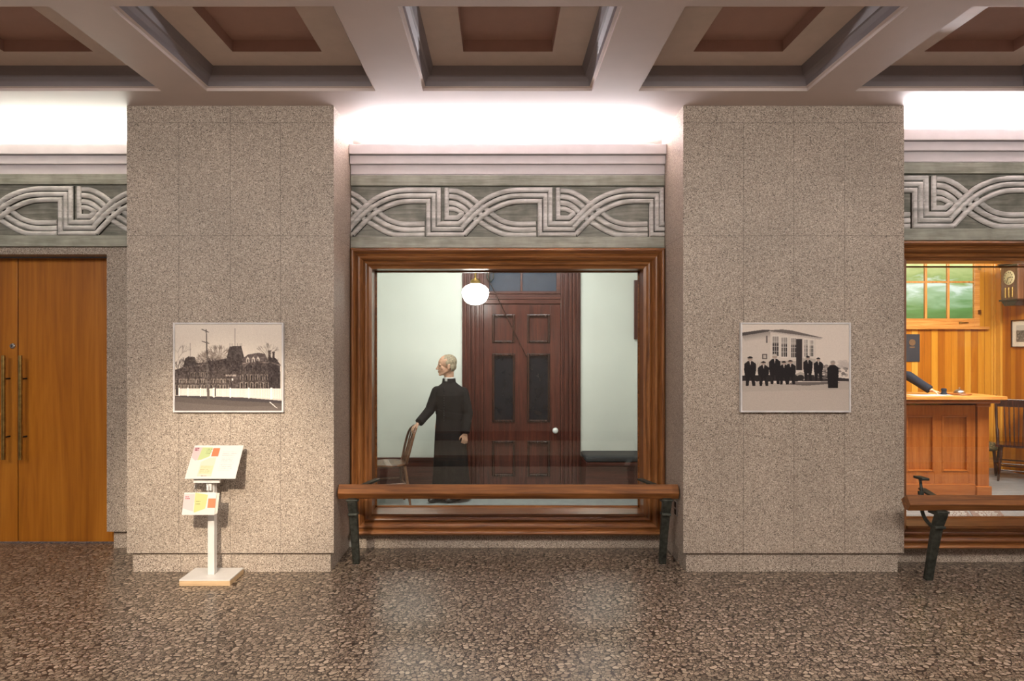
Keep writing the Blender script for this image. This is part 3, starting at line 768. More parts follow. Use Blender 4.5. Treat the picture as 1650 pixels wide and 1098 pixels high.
tag(bd, 'slanted white information board with pink, green and orange print on top of the stand', 'sign board')
MB().box(-.05, .05, .02, .03, -.10, -.02, MT).build('mount_plate', M['white'], bd)
# ring bound booklet hanging below
bk = empty('ring_booklet', (-2.122, 4.80, .66)); tl = math.radians(15)
MT2 = Matrix.Rotation(-tl, 4, 'X')
mb = MB(); mb.box(-.115, .115, 0, .004, -.155, 0, MT2); mb.build('cover', M['white'], bk)
mb = MB()
for k in range(5): mb.box(-.112+k*.001, .116+k*.0022, .006+k*.0045, .0075+k*.0045, -.152+k*.002, -.002, MT2)
mb.build('page', M['paper'], bk)
cv = Canvas(110, 76, (0, 0, 230, 155), (248, 238, 232)); sign_art(cv, 0, 0, 230, 155, False); bars(cv, 12, 26, 2, 34, 6.5, (150, 40, 70), r2, 1.9); bars(cv, 90, 60, 2, 40, 3, (150, 150, 90), r2, 6)
canvas_obj(cv, 'cover_print', .228, .153, bk, (0, 0, 0), MT2 @ Matrix.Translation((0, -.0012, -.0775)), .5, .82)
mb = MB()
for rx in (-.045, .042):
    mb = MB(); mb.tube([(rx+.004*math.sin(t), .016+.018*math.cos(t), .022+.036*math.sin(t)) for t in [2*PI*i/20 for i in range(20)]], .0018, 6, closed=True)
    for q in (-.03, .012): mb.tube([(rx+q, -.0005, -.003), (rx+q+.003, -.006, -.03)], .0018, 6)
    mb.build('binder_ring', M['steel'], bk, smooth=60)
tag(bk, 'small ring-bound booklet with pink cover hanging below the information board', 'booklet')

# ------------------------------------------------------------------ centre display room
DY = 8.0
pz = lambda py: px2z(py, DY); pxx = lambda p: px2x(p, DY)
XA, XB = -2.3, 2.6
mb = MB(); mb.box(XA, pxx(745), DY, DY+.1, 0, 3.15); mb.box(pxx(935), XB, DY, DY+.1, 0, 3.15); mb.build('wall_display_back', M['display_white'], kind='structure')
MB().box(XA-.1, XA, 6.0, DY+.1, 0, 3.15).build('wall_display_left', M['display_white'], kind='structure')
MB().box(XB, XB+.1, 6.0, DY+.1, 0, 3.15).build('wall_display_right', M['display_white'], kind='structure')
MB().box(XA-.1, XB+.1, 6.055, DY+.1, 3.15, 3.22).build('ceiling_display', M['display_white'], kind='structure')
MB().box(XA, XB, 6.0, DY, .0, .012).build('floor_display', plain('display_floor_paint', (150, 154, 152), .5), kind='structure')
mb = MB(); mb.box(XA, P1[1]-.0, 5.72, 6.0, 0, 3.15); mb.build('wall_display_front_left', M['display_white'], kind='structure')
mb = MB(); mb.box(P2[0], 2.95, 5.72, 6.0, 0, 3.15); mb.build('wall_display_front_right', M['display_white'], kind='structure')
mb = MB(); mb.box(XA, pxx(745)-.002, DY-.02, DY, .012, .375); mb.box(XA, pxx(745)-.002, DY-.035, DY, .35, .385); mb.build('baseboard_display', M['mahx'], kind='structure', bevel=.003)
# panelled door with transom and moulded casing
dr = empty('door_3', (pxx(840), DY, 0)); ox = pxx(840)
MB().box(pxx(745)-ox, pxx(935)-ox, .055, .1, 0, 3.14).build('door_backing', M['darkchair'], dr)
def casing(x0, x1, mirror):
    mb = MB(); wdt = x1-x0
    segs = [(0, .10, -.03), (.10, .2, -.055), (.2, .28, -.04), (.28, .40, -.065), (.40, .46, -.045), (.46, .60, -.07), (.60, .66, -.045), (.66, .82, -.06), (.82, .9, -.035), (.9, 1, -.05)]
    for a, b_, y in segs:
        if mirror: a, b_ = 1-b_, 1-a
        mb.box(x0+a*wdt, x0+b_*wdt, y, .05, 0.012, 3.14)
    mb.build('casing', M['mahz'], dr, bevel=.004)
casing(pxx(745)-ox, pxx(779)-ox, False); casing(pxx(903)-ox, pxx(935)-ox, True)
L0, L1 = pxx(779)-ox, pxx(903)-ox
mb = MB(); mb.box(L0, L1, -.05, .05, pz(490), pz(475)); mb.box(L0, L1, -.065, .0, pz(483), pz(479)); mb.build('head_rail', M['mahx'], dr, bevel=.004)
# transom
tz0, tz1 = pz(474), 3.1
mb = MB(); mb.box(L0, L0+.07, -.03, .03, tz0, tz1); mb.box(L1-.05, L1, -.03, .03, tz0, tz1); mb.box(L0+.07, L1-.05, -.03, .03, tz0, tz0+.03); mb.box(L0+.07, L1-.05, -.03, .03, tz1-.04, tz1)
c0 = pxx(840)-ox; mb.box(c0-.012, c0+.012, -.03, .03, tz0+.03, tz1-.04)
ts = mb.build('transom', M['mahx'], dr, bevel=.003)
MB().box(L0+.06, L1-.04, -.002, .004, tz0+.01, tz1-.02).build('transom_glass', plain('slate_blue_glass', (62, 74, 88), .1), ts)
# leaf: stiles, rails, panels
cols = ((793, 830), (849, 886)); rowsd = ((507, 553), (570, 680), (710, 767))
lf = MB(); y0, y1 = -.03, .02
lz1 = pz(491); xs_ = [L0+.004] + [pxx(c)-ox for cc in cols for c in cc] + [L1-.004]
lf.box(xs_[0], xs_[1], y0, y1, .015, lz1); lf.box(xs_[2], xs_[3], y0, y1, .015, lz1); lf.box(xs_[4], xs_[5], y0, y1, .015, lz1)
zs_ = [lz1] + [pz(v) for rr in rowsd for v in rr] + [.015]
for (a, b_) in ((1, 2), (3, 4)):
    for k in range(0, 8, 2): lf.box(xs_[a], xs_[b_], y0, y1, zs_[k+1], zs_[k])
leaf = lf.build('door_leaf', M['mahz'], dr, bevel=.002)
for (a, b_) in ((1, 2), (3, 4)):
    for k in range(3):
        zt, zb = zs_[1+2*k], zs_[2+2*k]; xa, xb = xs_[a], xs_[b_]; t = .028
        mb = MB()
        for (p, q, u, v) in ((xa, xa+t, zb, zt), (xb-t, xb, zb, zt), (xa+t, xb-t, zt-t, zt), (xa+t, xb-t, zb, zb+t)): mb.box(p, q, y0-.016, y1, u, v)
        mb.build('panel_moulding', M['darkchair'], leaf, bevel=.008, bseg=3)
        if k == 1: MB().box(xa+t, xb-t, -.006, 0, zb+t, zt-t).build('glass_panel', M['glass_dark'], leaf)
        else: MB().box(xa+t, xb-t, -.016, .01, zb+t, zt-t).build('wood_panel', M['mahz'], leaf, bevel=.004)
kn = (pxx(894)-ox, 0, pz(693))
kb = MB().lathe([(.001, -.10), (.018, -.099), (.031, -.09), (.035, -.077), (.03, -.062), (.014, -.052), (.011, -.04), (.02, -.034), (.022, -.03), (.001, -.03)], (kn[0], 0, kn[2]), 24, 'y').build('door_knob', M['porcelain'], dr, smooth=40, label='round white porcelain door knob')
tag(dr, 'dark red panelled door with transom inside the centre display', kind='structure')
# transom stay: loop bracket and diagonal rod
rd = empty('transom_rod', (pxx(790), DY-.09, pz(453)))
mb = MB().tube([(0, .0, -.03), (pxx(848)-pxx(790), .03, pz(575)-pz(453))], .006, 8); mb.build('rod', M['darkchair'], rd, smooth=60)
mb = MB().tube([(-.035, 0, .16), (-.035, 0, .03), (-.02, 0, .0), (.01, 0, -.01), (.035, 0, .02), (.045, 0, .16)], .008, 8)
mb.tube([(-.01, -.02, .16), (-.008, -.02, .02), (.0, 0, -.03)], .006, 8); mb.build('loop_bracket', M['iron'], rd, smooth=60)
tag(rd, 'thin dark rod slanting down from a looped bracket across the panelled door', 'rod')
# school house globe lamp
LX, LY = px2x(766, 6.9), 6.9; lz = px2z(475, 6.9)
lp = empty('globe_pendant_lamp', (LX, LY, lz))
prof = [(.045, .115), (.06, .105), (.10, .088), (.132, .055), (.139, .02), (.132, -.015), (.118, -.045), (.112, -.06), (.085, -.085), (.045, -.102), (.001, -.106)]
MB().lathe(prof, seg=36).build('globe_shade', M['globe'], lp, smooth=60)
MB().lathe([(.05, .112), (.052, .14), (.03, .16), (.012, .17), (.012, 3.15-lz), (.001, 3.15-lz)], seg=20).build('stem', M['brass'], lp, smooth=40)
tag(lp, 'lit white opal globe lamp hanging in the centre display', 'lamp')
# bench seat with cushion at the right
sb = empty('window_seat', (pxx(935)+.003, 7.5, .012)); wv = XB-pxx(935)-.03
mb = MB(); mb.box(0, wv, .03, .49, 0, .36); mb.box(0, wv, 0, .49, .36, .395); mb.build('seat_box', M['mahx'], sb, bevel=.004)
mb = MB(); mb.box(0, wv, 0, .485, .397, .455); mb.build('cushion', M['cushion'], sb, bevel=.02, bseg=3)
tag(sb, 'low dark red box seat with a charcoal cushion right of the panelled door', 'bench seat')
# picture frame on the back wall
pf = empty('picture_frame', (pxx(1021)+.36, DY, (pz(452)+pz(547))/2)); hh = (pz(452)-pz(547))/2
mb = MB()
for b_ in ((-.36, -.29, -hh, hh), (.29, .36, -hh, hh), (-.29, .29, hh-.07, hh), (-.29, .29, -hh, -hh+.07)): mb.box(b_[0], b_[1], -.04, -.001, b_[2], b_[3])
mb.build('frame', M['mahz'], pf, bevel=.006); MB().box(-.29, .29, -.02, -.001, -hh+.07, hh-.07).build('picture', M['paper'], pf)
tag(pf, 'tall dark wooden picture frame on the white display wall, only its edge visible', 'picture frame')

# side chair under the priest's hand
def spindle_back_chair(name, loc, rz, mat, H=.86, label=None, cat='chair', nsp=4, rail=False, arch=True):
    """faces local +x ; back at -x"""
    r = empty(name, loc, rz)
    mb = MB(); mb.lathe([(.001, .425), (.19, .425), (.212, .436), (.212, .446), (.20, .456), (.001, .452)], seg=32) if arch else mb.prism([(-.2, -.19), (.2, -.22), (.22, 0), (.2, .22), (-.2, .19)], .43, .458, 'z')
    mb.build('seat', mat, r, smooth=40)
    for (a, b_) in ((1, 1), (1, -1), (-1, 1), (-1, -1)):
        pr = [(.0, .012), (.05, .013), (.15, .016), (.25, .02), (.30, .017), (.315, .022), (.33, .016), (.345, .022), (.36, .016), (.43, .018)]
        t = Vector((a*.15, b_*.15, .43)); f = Vector((a*.205, b_*.19, 0))
        pts = [f.lerp(t, p[0]/.43) for p in pr]
        MB().tube(pts, [p[1] for p in pr], 12).build('leg', mat, r, smooth=50)
    for zz in (.14, .22):
        mb = MB(); k = 1-zz/.43; px_ = .15+.055*k; py_ = .15+.04*k
        mb.tube([(px_, -py_, zz), (px_, py_, zz)], .009, 8); mb.tube([(-px_, -py_, zz), (-px_, py_, zz)], .009, 8)
        mb.tube([(-px_, py_, zz+.03), (px_, py_, zz+.03)], .009, 8); mb.tube([(-px_, -py_, zz+.03), (px_, -py_, zz+.03)], .009, 8)
        mb.build('stretcher', mat, r, smooth=50)
    lean = .13
    if arch:
        p = smooth_path([(-.17, -.14, .45), (-.21, -.165, .62), (-.25, -.15, .76), (-.285, -.08, H-.01), (-.29, 0, H), (-.285, .08, H-.01), (-.25, .15, .76), (-.21, .165, .62), (-.17, .14, .45)], 6)
        MB().tube(p, .013, 10).build('back_bow', mat, r, smooth=60)
    else:
        for s in (-1, 1):
            MB().tube([(-.17, s*.17, .44), (-.20, s*.175, .60), (-.21, s*.18, .63), (-.25, s*.185, .85), (-.262, s*.187, H), (-.264, s*.187, H+.03)], [.017, .02, .014, .018, .014, .008], 12).build('back_post', mat, r, smooth=50)
        mb = MB(); Mr = Matrix.Translation((-.25, 0, 0)); mb.box(-.012, .012, -.185, .185, H-.12, H-.02, Mr); mb.build('top_rail', mat, r, bevel=.005)
        mb = MB(); mb.box(-.197, -.179, -.17, .17, .56, .575)
    for k in range(nsp):
        y = (k-(nsp-1)/2)*(.24/(nsp)); zt = (H-.012-1.2*y*y if arch else H-.10); xt = -.287+1.6*y*y if arch else -.248
        MB().tube([(-.17, y*.9, .45), ((-.17+xt)/2-.004, y, (zt+.45)/2), (xt, y*1.05, zt)], [.007, .0095, .006], 8).build('spindle', mat, r, smooth=60)
    tag(r, label, cat); return r
spindle_back_chair('side_chair', (px2x(637, 7.15)-.08, 7.18, .012), math.radians(198), M['brownchair'], .83, 'brown bow-back chair under the hand of the priest figure', nsp=4)

# ------------------------------------------------------------------ people
def remesh_obj(mb, name, mat, vox, parent=None, smooth_it=3, mod=None, fac=.5):
    """closed union of the pieces as one continuous surface"""
    bmesh.ops.recalc_face_normals(mb.bm, faces=mb.bm.faces)
    me = bpy.data.meshes.new(name+'_src'); mb.bm.to_mesh(me); mb.bm.free()
    o = bpy.data.objects.new(name+'_src', me); C.objects.link(o)
    r = o.modifiers.new('r', 'REMESH'); r.mode = 'VOXEL'; r.voxel_size = vox; r.use_smooth_shade = True
    if smooth_it: s = o.modifiers.new('s', 'SMOOTH'); s.iterations = smooth_it; s.factor = fac
    dg = bpy.context.evaluated_depsgraph_get(); dg.update()
    me2 = bpy.data.meshes.new_from_object(o.evaluated_get(dg)); me2.name = name
    bpy.data.objects.remove(o); bpy.data.meshes.remove(me)
    me2.materials.clear(); me2.materials.append(mat)
    me2.polygons.foreach_set('use_smooth', [True]*len(me2.polygons))
    if mod: mod(me2)
    o2 = bpy.data.objects.new(name, me2); C.objects.link(o2)
    if parent is not None: o2.parent = parent
    return o2
def head_shapes(mb, T):
    """T maps head space (x forward, y left, z up; origin at head centre) to figure space"""
    R = T.to_3x3().normalized()
    def E(c, r, rot=None): mb.ell(T @ Vector(c), r, R if rot is None else R @ rot)
    def Cp(a, b, ra, rb): mb.cap(T @ Vector(a), T @ Vector(b), ra, rb)
    E((-.012, 0, .034), (.099, .0745, .0845)); E((.035, 0, .030), (.056, .060, .062))
    E((.028, 0, -.035), (.058, .053, .072)); E((.052, 0, -.070), (.036, .036, .036))
    E((.074, 0, -.094), (.019, .022, .016))
    for s in (-1, 1):
        Cp((-.012, s*.052, -.045), (.060, s*.020, -.090), .017, .014)
        E((.078, s*.030, .014), (.013, .022, .008)); E((.060, s*.036, -.022), (.018, .018, .022)); E((.064, s*.030, .0), (.013, .019, .013))
        E((-.008, s*.076, -.014), (.018, .008, .030)); E((-.006, s*.078, -.034), (.010, .007, .012)); E((-.014, s*.079, .004), (.015, .007, .014))
        E((.103, s*.010, -.036), (.010, .007, .007))
        E((.072, s*.022, -.050), (.016, .014, .016))
    Cp((.080, 0, .014), (.106, 0, -.026), .0125, .0115); E((.070, 0, -.022), (.024, .032, .036)); E((.078, 0, -.050), (.015, .024, .016)); E((.112, 0, -.032), (.011, .010, .009))
    E((.086, 0, -.058), (.014, .020, .006)); E((.085, 0, -.070), (.013, .018, .006))
def hair_shapes(mb, T, bald=True):
    R = T.to_3x3().normalized()
    def E(c, r): mb.ell(T @ Vector(c), r, R)
    E((-.030, 0, .040), (.088, .079, .082)); E((-.048, 0, -.010), (.062, .074, .062)); E((-.005, 0, .058), (.085, .066, .062))
    for s in (-1, 1): E((.0, s*.066, .022), (.028, .014, .034)); E((-.034, s*.058, -.02), (.034, .022, .045))
def hand_shapes(mb, wrist, d, nrm, side, curl=.5, s=1.0, spread=.08, thumb=1, grip=None):
    """d to fingertips, nrm out of the back of the hand, side towards the thumb"""
    d = Vector(d).normalized(); nrm = Vector(nrm); nrm = (nrm-d*nrm.dot(d)).normalized(); sd = Vector(side); sd = (sd-d*sd.dot(d)-nrm*sd.dot(nrm)).normalized()
    w_ = Vector(wrist)
    for k in range(4):
        o = (k-1.5)*.0185*s
        mb.cap(w_+sd*o*.5+d*.012*s, w_+sd*o+d*.078*s, .0125*s, .0105*s)
    ln = [.058, .072, .076, .068]
    for k in range(4):
        o = (k-1.5)*.0190*s; p = w_+sd*o+d*.080*s
        l = ln[k]*s; ang = 0
        for j, fr in enumerate((.45, .32, .23)):
            ang += curl*(.55, .75, .6)[j]+(.05*k if j == 0 else 0)
            v = (d*math.cos(ang)-nrm*math.sin(ang)+sd*spread*(k-1.5)*.5).normalized(); q = p+v*l*fr
            mb.cap(p, q, (.0092-.0008*j)*s, (.0088-.001*j)*s, 10); p = q
    p = w_+sd*.026*s+d*.02*s; ang = curl
    q = p+(d*.75+sd*.65-nrm*.25).normalized()*.042*s; mb.cap(p, q, .0125*s, .0105*s)
    q2 = q+(d*.85+sd*.15-nrm*.55).normalized()*.030*s; mb.cap(q, q2, .0100*s, .0092*s)
    mb.cap(q2, q2+(d*.8-nrm*.55-sd*.1).normalized()*.024*s, .0092*s, .0075*s)
def loft(mb, rings, seg=40, ripple=None):
    R = []
    for i, (z, cx, cy, rx, ry) in enumerate(rings):
        ring = []
        for k in range(seg):
            t = 2*PI*k/seg; e = 2.3
            c, s_ = math.cos(t), math.sin(t); rr = (abs(c)**e+abs(s_)**e)**(-1/e)
            g = 1+(ripple(z, t) if ripple else 0)
            ring.append(mb.bm.verts.new((cx+rx*c*rr*g, cy+ry*s_*rr*g, z)))
        R.append(ring)
    for A, B in zip(R, R[1:]):
        for k in range(seg): mb.face([A[k], A[(k+1) % seg], B[(k+1) % seg], B[k]])
    mb.face(R[0][::-1]); mb.face(R[-1])
def figure(name, loc, rz, pose, coat_mat, label, robe=True):
    r = empty(name, loc, rz)
    P = pose; HT = P['head']
    # body
    mb = MB(); head_shapes(mb, HT)
    nk = HT @ Vector((-.025, 0, -.05)); mb.cap(nk, P['neck'], .052, .056)
    mb.cap(P['neck'], P['chest'], .055, .10); mb.cap(P['chest'], P['pelvis'], .105, .11)
    for sd in ('R', 'L'):
        sh, el, wr = [Vector(P[q+sd]) for q in ('sh', 'el', 'wr')]
        mb.cap(P['chest'], sh, .06, .045); mb.cap(sh, el, .042, .034); mb.cap(el, wr, .034, .024)
        mb.cap(wr, wr+Vector(P['hd'+sd][0]).normalized()*.02, .024, .021)
        hand_shapes(mb, wr+Vector(P['hd'+sd][0]).normalized()*.012, *P['hd'+sd][:3], curl=P['hd'+sd][3], s=P['hd'+sd][4])
        hip, kn, an = [Vector(P[q+sd]) for q in ('hip', 'kn', 'an')]
        mb.cap(P['pelvis'], hip, .09, .085); mb.cap(hip, kn, .082, .052); mb.cap(kn, an, .052, .036); mb.cap(an, an+Vector(P['toe'])*.6, .034, .028)
    body = remesh_obj(mb, 'body', M['skin'], .0042, r, 3)
    # hair
    mb = MB(); hair_shapes(mb, HT); hr = remesh_obj(mb, 'hair', M['hair'], .005, r, 2)
    # trim hair away from the face
    inv = HT.inverted(); bm = bmesh.new(); bm.from_mesh(hr.data)
    def face_side(p):
        q = inv @ p
        if q.z > .062: lim = .050-(q.z-.062)*.6
        elif q.z > .005: lim = .018 + (q.z-.005)*.25
        elif q.z > -.03: lim = -.018
        else: lim = -.028
        return q.x > lim
    dl = [v for v in bm.verts if face_side(v.co)]
    bmesh.ops.delete(bm, geom=dl, context='VERTS')
    for v in bm.verts:
        q = inv @ v.co; v.co += (v.co-HT.translation).normalized()*(.0009*math.sin(q.x*620+q.z*330+2*math.sin(q.y*60))+.0006*math.sin(q.z*900+q.y*300))
    bm.to_mesh(hr.data); bm.free()
    for s in (-1, 1):
        e = MB().ell(HT @ Vector((.0765, s*.030, -.001)), (.0095, .0115, .0075), HT.to_3x3().normalized()).build('eye', M['eyew'], r, smooth=180)
        MB().ell(HT @ Vector((.0845, s*.031, -.001)), (.0035, .005, .005), HT.to_3x3().normalized(), 12, 8).build('iris', M['black'], e, smooth=180)
        MB().tube([HT @ Vector(q) for q in ((.090, s*.014, .016), (.089, s*.03, .0195), (.077, s*.046, .015))], [.002, .003, .0015], 8).build('eyebrow', M['hair'], r, smooth=180)
    MB().tube([HT @ Vector(q) for q in ((.084, .020, -.0635), (.0965, .008, -.0642), (.0975, 0, -.0642), (.0965, -.008, -.0642), (.084, -.020, -.0635))], .0016, 6).build('mouth_line', plain('lip_line_'+name, (120, 70, 62), .6), r)
    # coat
    mb = MB(); loft(mb, P['rings'], 48, P.get('ripple'))
    for sd in ('R', 'L'):
        sh, el, wr = [Vector(P[q+sd]) for q in ('sh', 'el', 'wr')]
        mb.ell(sh, (.062, .064, .060)); mb.cap(sh, el, .066, .056)
        d = (wr-el); mb.cap(el, el+d*.9, .056, .046)
        dn = d.normalized(); Mq = Matrix.Translation(el+d*.5) @ dn.to_track_quat('Z', 'Y').to_matrix().to_4x4()
        mb.lathe([(.001, 0), (.050, 0), (.048, d.length*.5+.004), (.001, d.length*.5+.004)], seg=20, M=Mq)
    coat = remesh_obj(mb, 'cassock' if robe else 'coat', coat_mat, .0065, r, 4)
    # collar
    nb = Vector(P['neck']); cdir = (nk-nb).normalized(); Mc = Matrix.Translation(nb) @ cdir.to_track_quat('Z', 'Y').to_matrix().to_4x4()
    mb = MB(); mb.lathe([(.056, .0), (.062, .012), (.0585, .05), (.0545, .052), (.052, .02)], seg=32, M=Mc); mb.build('collar', M['collar'], r, smooth=50, label='white clerical collar' if robe else 'white shirt collar')
    # cassock neckband open at the front
    f = Vector(P['front']).normalized(); mb = MB(); a0 = math.atan2(f.y, f.x); n = 26; rings = []
    for i in range(n+1):
        t = a0+.30+(2*PI-.60)*i/n
        rings.append([mb.bm.verts.new(nb+Vector((math.cos(t)*rr, math.sin(t)*rr, zz))) for rr, zz in ((.078, -.02), (.070, .034), (.064, .034), (.060, -.02))])
    for A, B in zip(rings, rings[1:]):
        for k in range(4): mb.face([A[k], A[(k+1) % 4], B[(k+1) % 4], B[k]])
    mb.face(rings[0]); mb.face(rings[-1]); mb.build('neckband', coat_mat, r, smooth=50)
    for sd in ('R', 'L'):
        an = Vector(P['an'+sd]); t = Vector(P['toe']); tn = t.normalized(); rot = Matrix.Rotation(math.atan2(tn.y, tn.x), 3, 'Z')
        mb = MB(); z0 = -an.z
        mb.ell(an+Vector((0, 0, z0+.045)), (.05, .042, .045), rot); mb.ell(an+tn*.11+Vector((0, 0, z0+.035)), (.09, .045, .035), rot); mb.ell(an+tn*.05+Vector((0, 0, z0+.045)), (.085, .040, .042), rot)
        remesh_obj(mb, 'shoe', M['shoe'], .006, r, 2)
    return r
def frame_from(forward, up, pos):
    f = Vector(forward).normalized(); u = Vector(up); l = u.cross(f).normalized(); u = f.cross(l)
    m = Matrix((f, l, u)).transposed().to_4x4(); m.translation = pos; return m
# priest: torso turned a little to screen left, head in profile
fold = lambda z, t: (.022*math.sin(t*9+1)+.014*math.sin(t*16))*max(0, min(1, (.85-z)/.6))
pose = dict(
    head=frame_from((-.97, -.26, -.04), (0, 0, 1), Vector((-.035, -.01, 1.475))), neck=Vector((-.01, .01, 1.30)), chest=Vector((0, .01, 1.16)), pelvis=Vector((.0, .01, .82)),
    shR=(-.138, 0, 1.185), elR=(-.215, -.03, .99), wrR=(-.315, -.17, .87), hdR=((-.62, -.25, -.55), (-.5, -.2, .85), (.3, -.9, .1), .75, .92),
    shL=(.142, 0, 1.175), elL=(.20, -.02, .955), wrL=(.175, -.10, .755), hdL=((-.08, -.12, -1), (.25, -.95, .05), (-.9, -.2, 0), .85, .92),
    hipR=(-.08, .0, .80), knR=(-.09, -.02, .45), anR=(-.10, -.02, .08), hipL=(.08, .0, .80), knL=(.08, -.01, .45), anL=(.09, -.02, .08), toe=Vector((-.10, -.14, 0)).normalized()*.15,
    front=(-.45, -.9, 0), ripple=fold,
    rings=[(.045, .015, 0, .215, .175), (.06, .015, 0, .217, .177), (.30, .01, 0, .195, .155), (.55, .005, 0, .178, .138), (.75, 0, 0, .163, .125), (.90, 0, 0, .150, .115), (.955, -.003, 0, .146, .112), (1.05, -.003, 0, .155, .118), (1.15, 0, 0, .170, .12), (1.195, .0, .003, .168, .110), (1.232, -.003, .006, .150, .098), (1.262, -.005, .008, .106, .082), (1.29, -.006, .008, .074, .068), (1.305, -.008, .01, .065, .062)])
pr = figure('priest_figure', (-.545, 7.41, .012), 0, pose, M['cassock'], None)
# buttons and sash
mb = MB()
for k in range(14):
    z = 1.235-k*.027
    ry = .120 if z > 1.1 else .118
    mb.ell((-.055, -.118-.002*math.sin(k*.3)+max(0, (z-1.17))*.25, z), (.0065, .005, .0065), None, 10, 8)
mb.build('button', M['black'], pr, smooth=180).__setitem__('kind', 'stuff')
mb = MB(); rg = []
for i in range(49):
    t = 2*PI*i/48; e = 2.3; c, s_ = math.cos(t), math.sin(t); rr = (abs(c)**e+abs(s_)**e)**(-1/e)
    zc = .945-.035*c
    rg.append([mb.bm.verts.new((c*rr*(.1535+a), s_*rr*(.1185+a), zc+b_)) for a, b_ in ((-.01, -.03), (.003, -.03), (.004, .028), (-.01, .03))])
for A, B in zip(rg, rg[1:]):
    for k in range(4): mb.face([A[k], A[(k+1) % 4], B[(k+1) % 4], B[k]])
mb.build('sash', M['cassock'], pr, smooth=50)
tag(pr, 'life-size person in a black cassock and white collar, head in profile, hand on chair', 'person')

# ------------------------------------------------------------------ right display: ticket office
BY = 9.37; SX = 6.88
RA = 3.02
MB().box(RA-.08, SX, BY, BY+.1, 0, 3.3).build('wall_office_back', M['boards_x'], kind='structure')
MB().box(SX, SX+.1, 5.64, BY+.1, 0, 3.3).build('wall_office_side', M['boards_y'], kind='structure')
MB().box(RA-.08, RA, 6.0, BY, 0, 3.3).build('wall_office_left', M['boards_y'], kind='structure')
MB().box(RA-.08, SX+.1, 5.665, BY+.1, 3.3, 3.38).build('ceiling_office', M['display_white'], kind='structure')
mb = MB()
MB().box(RA, SX, 5.62, BY, 0, .012).build('floor_office', M['grey_floor'], kind='structure')
MB().box(SX+.1, XR, 5.62, 5.72, 0, 3.2).build('wall_office_front', M['plaster'], kind='structure')
mb = MB(); mb.box(px2x(1600, BY), SX, BY-.03, BY, .012, 3.3); mb.box(SX-.03, SX, BY-.12, BY-.03, .012, 3.3); mb.build('trim_corner', M['boards_x'], kind='structure', bevel=.004)
MB().box(RA, SX-.03, BY-.02, BY, .012, .16).build('baseboard_office', M['pine'], kind='structure')
# high window
wz0, wz1 = px2z(527, BY), 2.98; wx0, wx1 = 4.75, px2x(1575, BY)
wn = empty('window_3', ((wx0+wx1)/2, BY, wz0)); cx = (wx0+wx1)/2; hw = (wx1-wx0)/2
mb = MB(); H_ = wz1-wz0
mb.box(hw-.075, hw, -.05, 0, 0, H_); mb.box(-hw, -hw+.075, -.05, 0, 0, H_); mb.box(-hw+.075, hw-.075, -.05, 0, H_-.08, H_); mb.box(-hw+.075, hw-.075, -.05, 0, 0, .115)
mb.build('sash_frame', M['pine'], wn, bevel=.004)
mb = MB()
for p in (1489, 1525): x = px2x(p, BY)-cx; mb.box(x-.016, x+.016, -.045, -.012, .115, H_-.08)
zz = px2z(455, BY)-wz0; mb.box(-hw+.075, hw-.075, -.04, -.012, zz-.012, zz+.012)
mb.build('glazing_bar', M['pinez'], wn, bevel=.003)
pn = MB(); pn.box(-hw+.07, hw-.07, -.012, -.006, .11, H_-.07); po = pn.build('glass_pane', M['frosted'], wn, label='frosted pane with blurred green daylight')
pa = MB(); pa.box(-hw-.05, hw+.12, -.07, 0, -.035, 0); pa.build('window_sill', M['pine'], wn, bevel=.004)
mb = MB(); mb.tube([(px2x(1543, BY)-cx, -.056, .055), (px2x(1551, BY)-cx, -.075, .058), (px2x(1556, BY)-cx, -.056, .055)], .008, 8); mb.box(px2x(1541, BY)-cx, px2x(1546, BY)-cx, -.058, -.05, .04, .07)
mb.build('latch', M['brass'], wn, smooth=50)
mb = MB()
for z_ in (.20, H_-.2): mb.box(hw-.03, hw+.015, -.056, -.05, z_-.03, z_+.03)
mb.build('hinge', M['brass'], wn)
tag(wn, 'high pine window with frosted green panes in the ticket office', kind='structure')
po.data.transform(Matrix.Identity(4))
# move pane coordinates: material reads world heights via object space
M['frosted'].node_tree.nodes  # (object space z starts at the sash bottom)
for n in M['frosted'].node_tree.nodes:
    if n.type == 'MATH' and n.operation == 'SUBTRACT': n.inputs[1].default_value = .08
# dark notice with crest on the wall
nt_ = empty('wall_notice', (px2x(1467, BY)-.02, BY, px2z(561, BY)))
MB().box(-.13, .142, -.014, -.001, -.19, .19).build('board', plain('navy_card', (44, 50, 62), .5), nt_, bevel=.002)
mb = MB(); mb.lathe([(.001, -.018), (.045, -.018), (.045, -.014), (.001, -.014)], (.035, 0, .075), 20, 'y'); mb.box(.0, .07, -.018, -.014, .0, .02)
mb.build('crest', plain('bronze_print', (110, 84, 60), .5), nt_)
tag(nt_, 'dark navy notice with a faded bronze crest on the office wall', 'notice')

# counter
DYF = 7.66; ct = empty('counter', (5.53, DYF, .012)); G = 4.9
bx0 = -2.2
mb = MB(); mb.box(bx0, -.145, .02, .55, 0, 1.02); mb.build('body', M['deskz'], ct)
mb = MB(); mb.box(-.13, 0, -.02, .56, .10, 1.03); mb.build('pilaster', M['deskz'], ct, bevel=.004)
mb = MB(); mb.box(-.15, .02, -.04, .58, 0, .105); mb.box(bx0, -.15, -.02, .04, 0, .13); mb.build('base', M['deskx'], ct, bevel=.008)
mb = MB(); mb.box(-.14, .015, -.03, .57, 1.0, 1.055); mb.build('capital', M['deskx'], ct, bevel=.012)
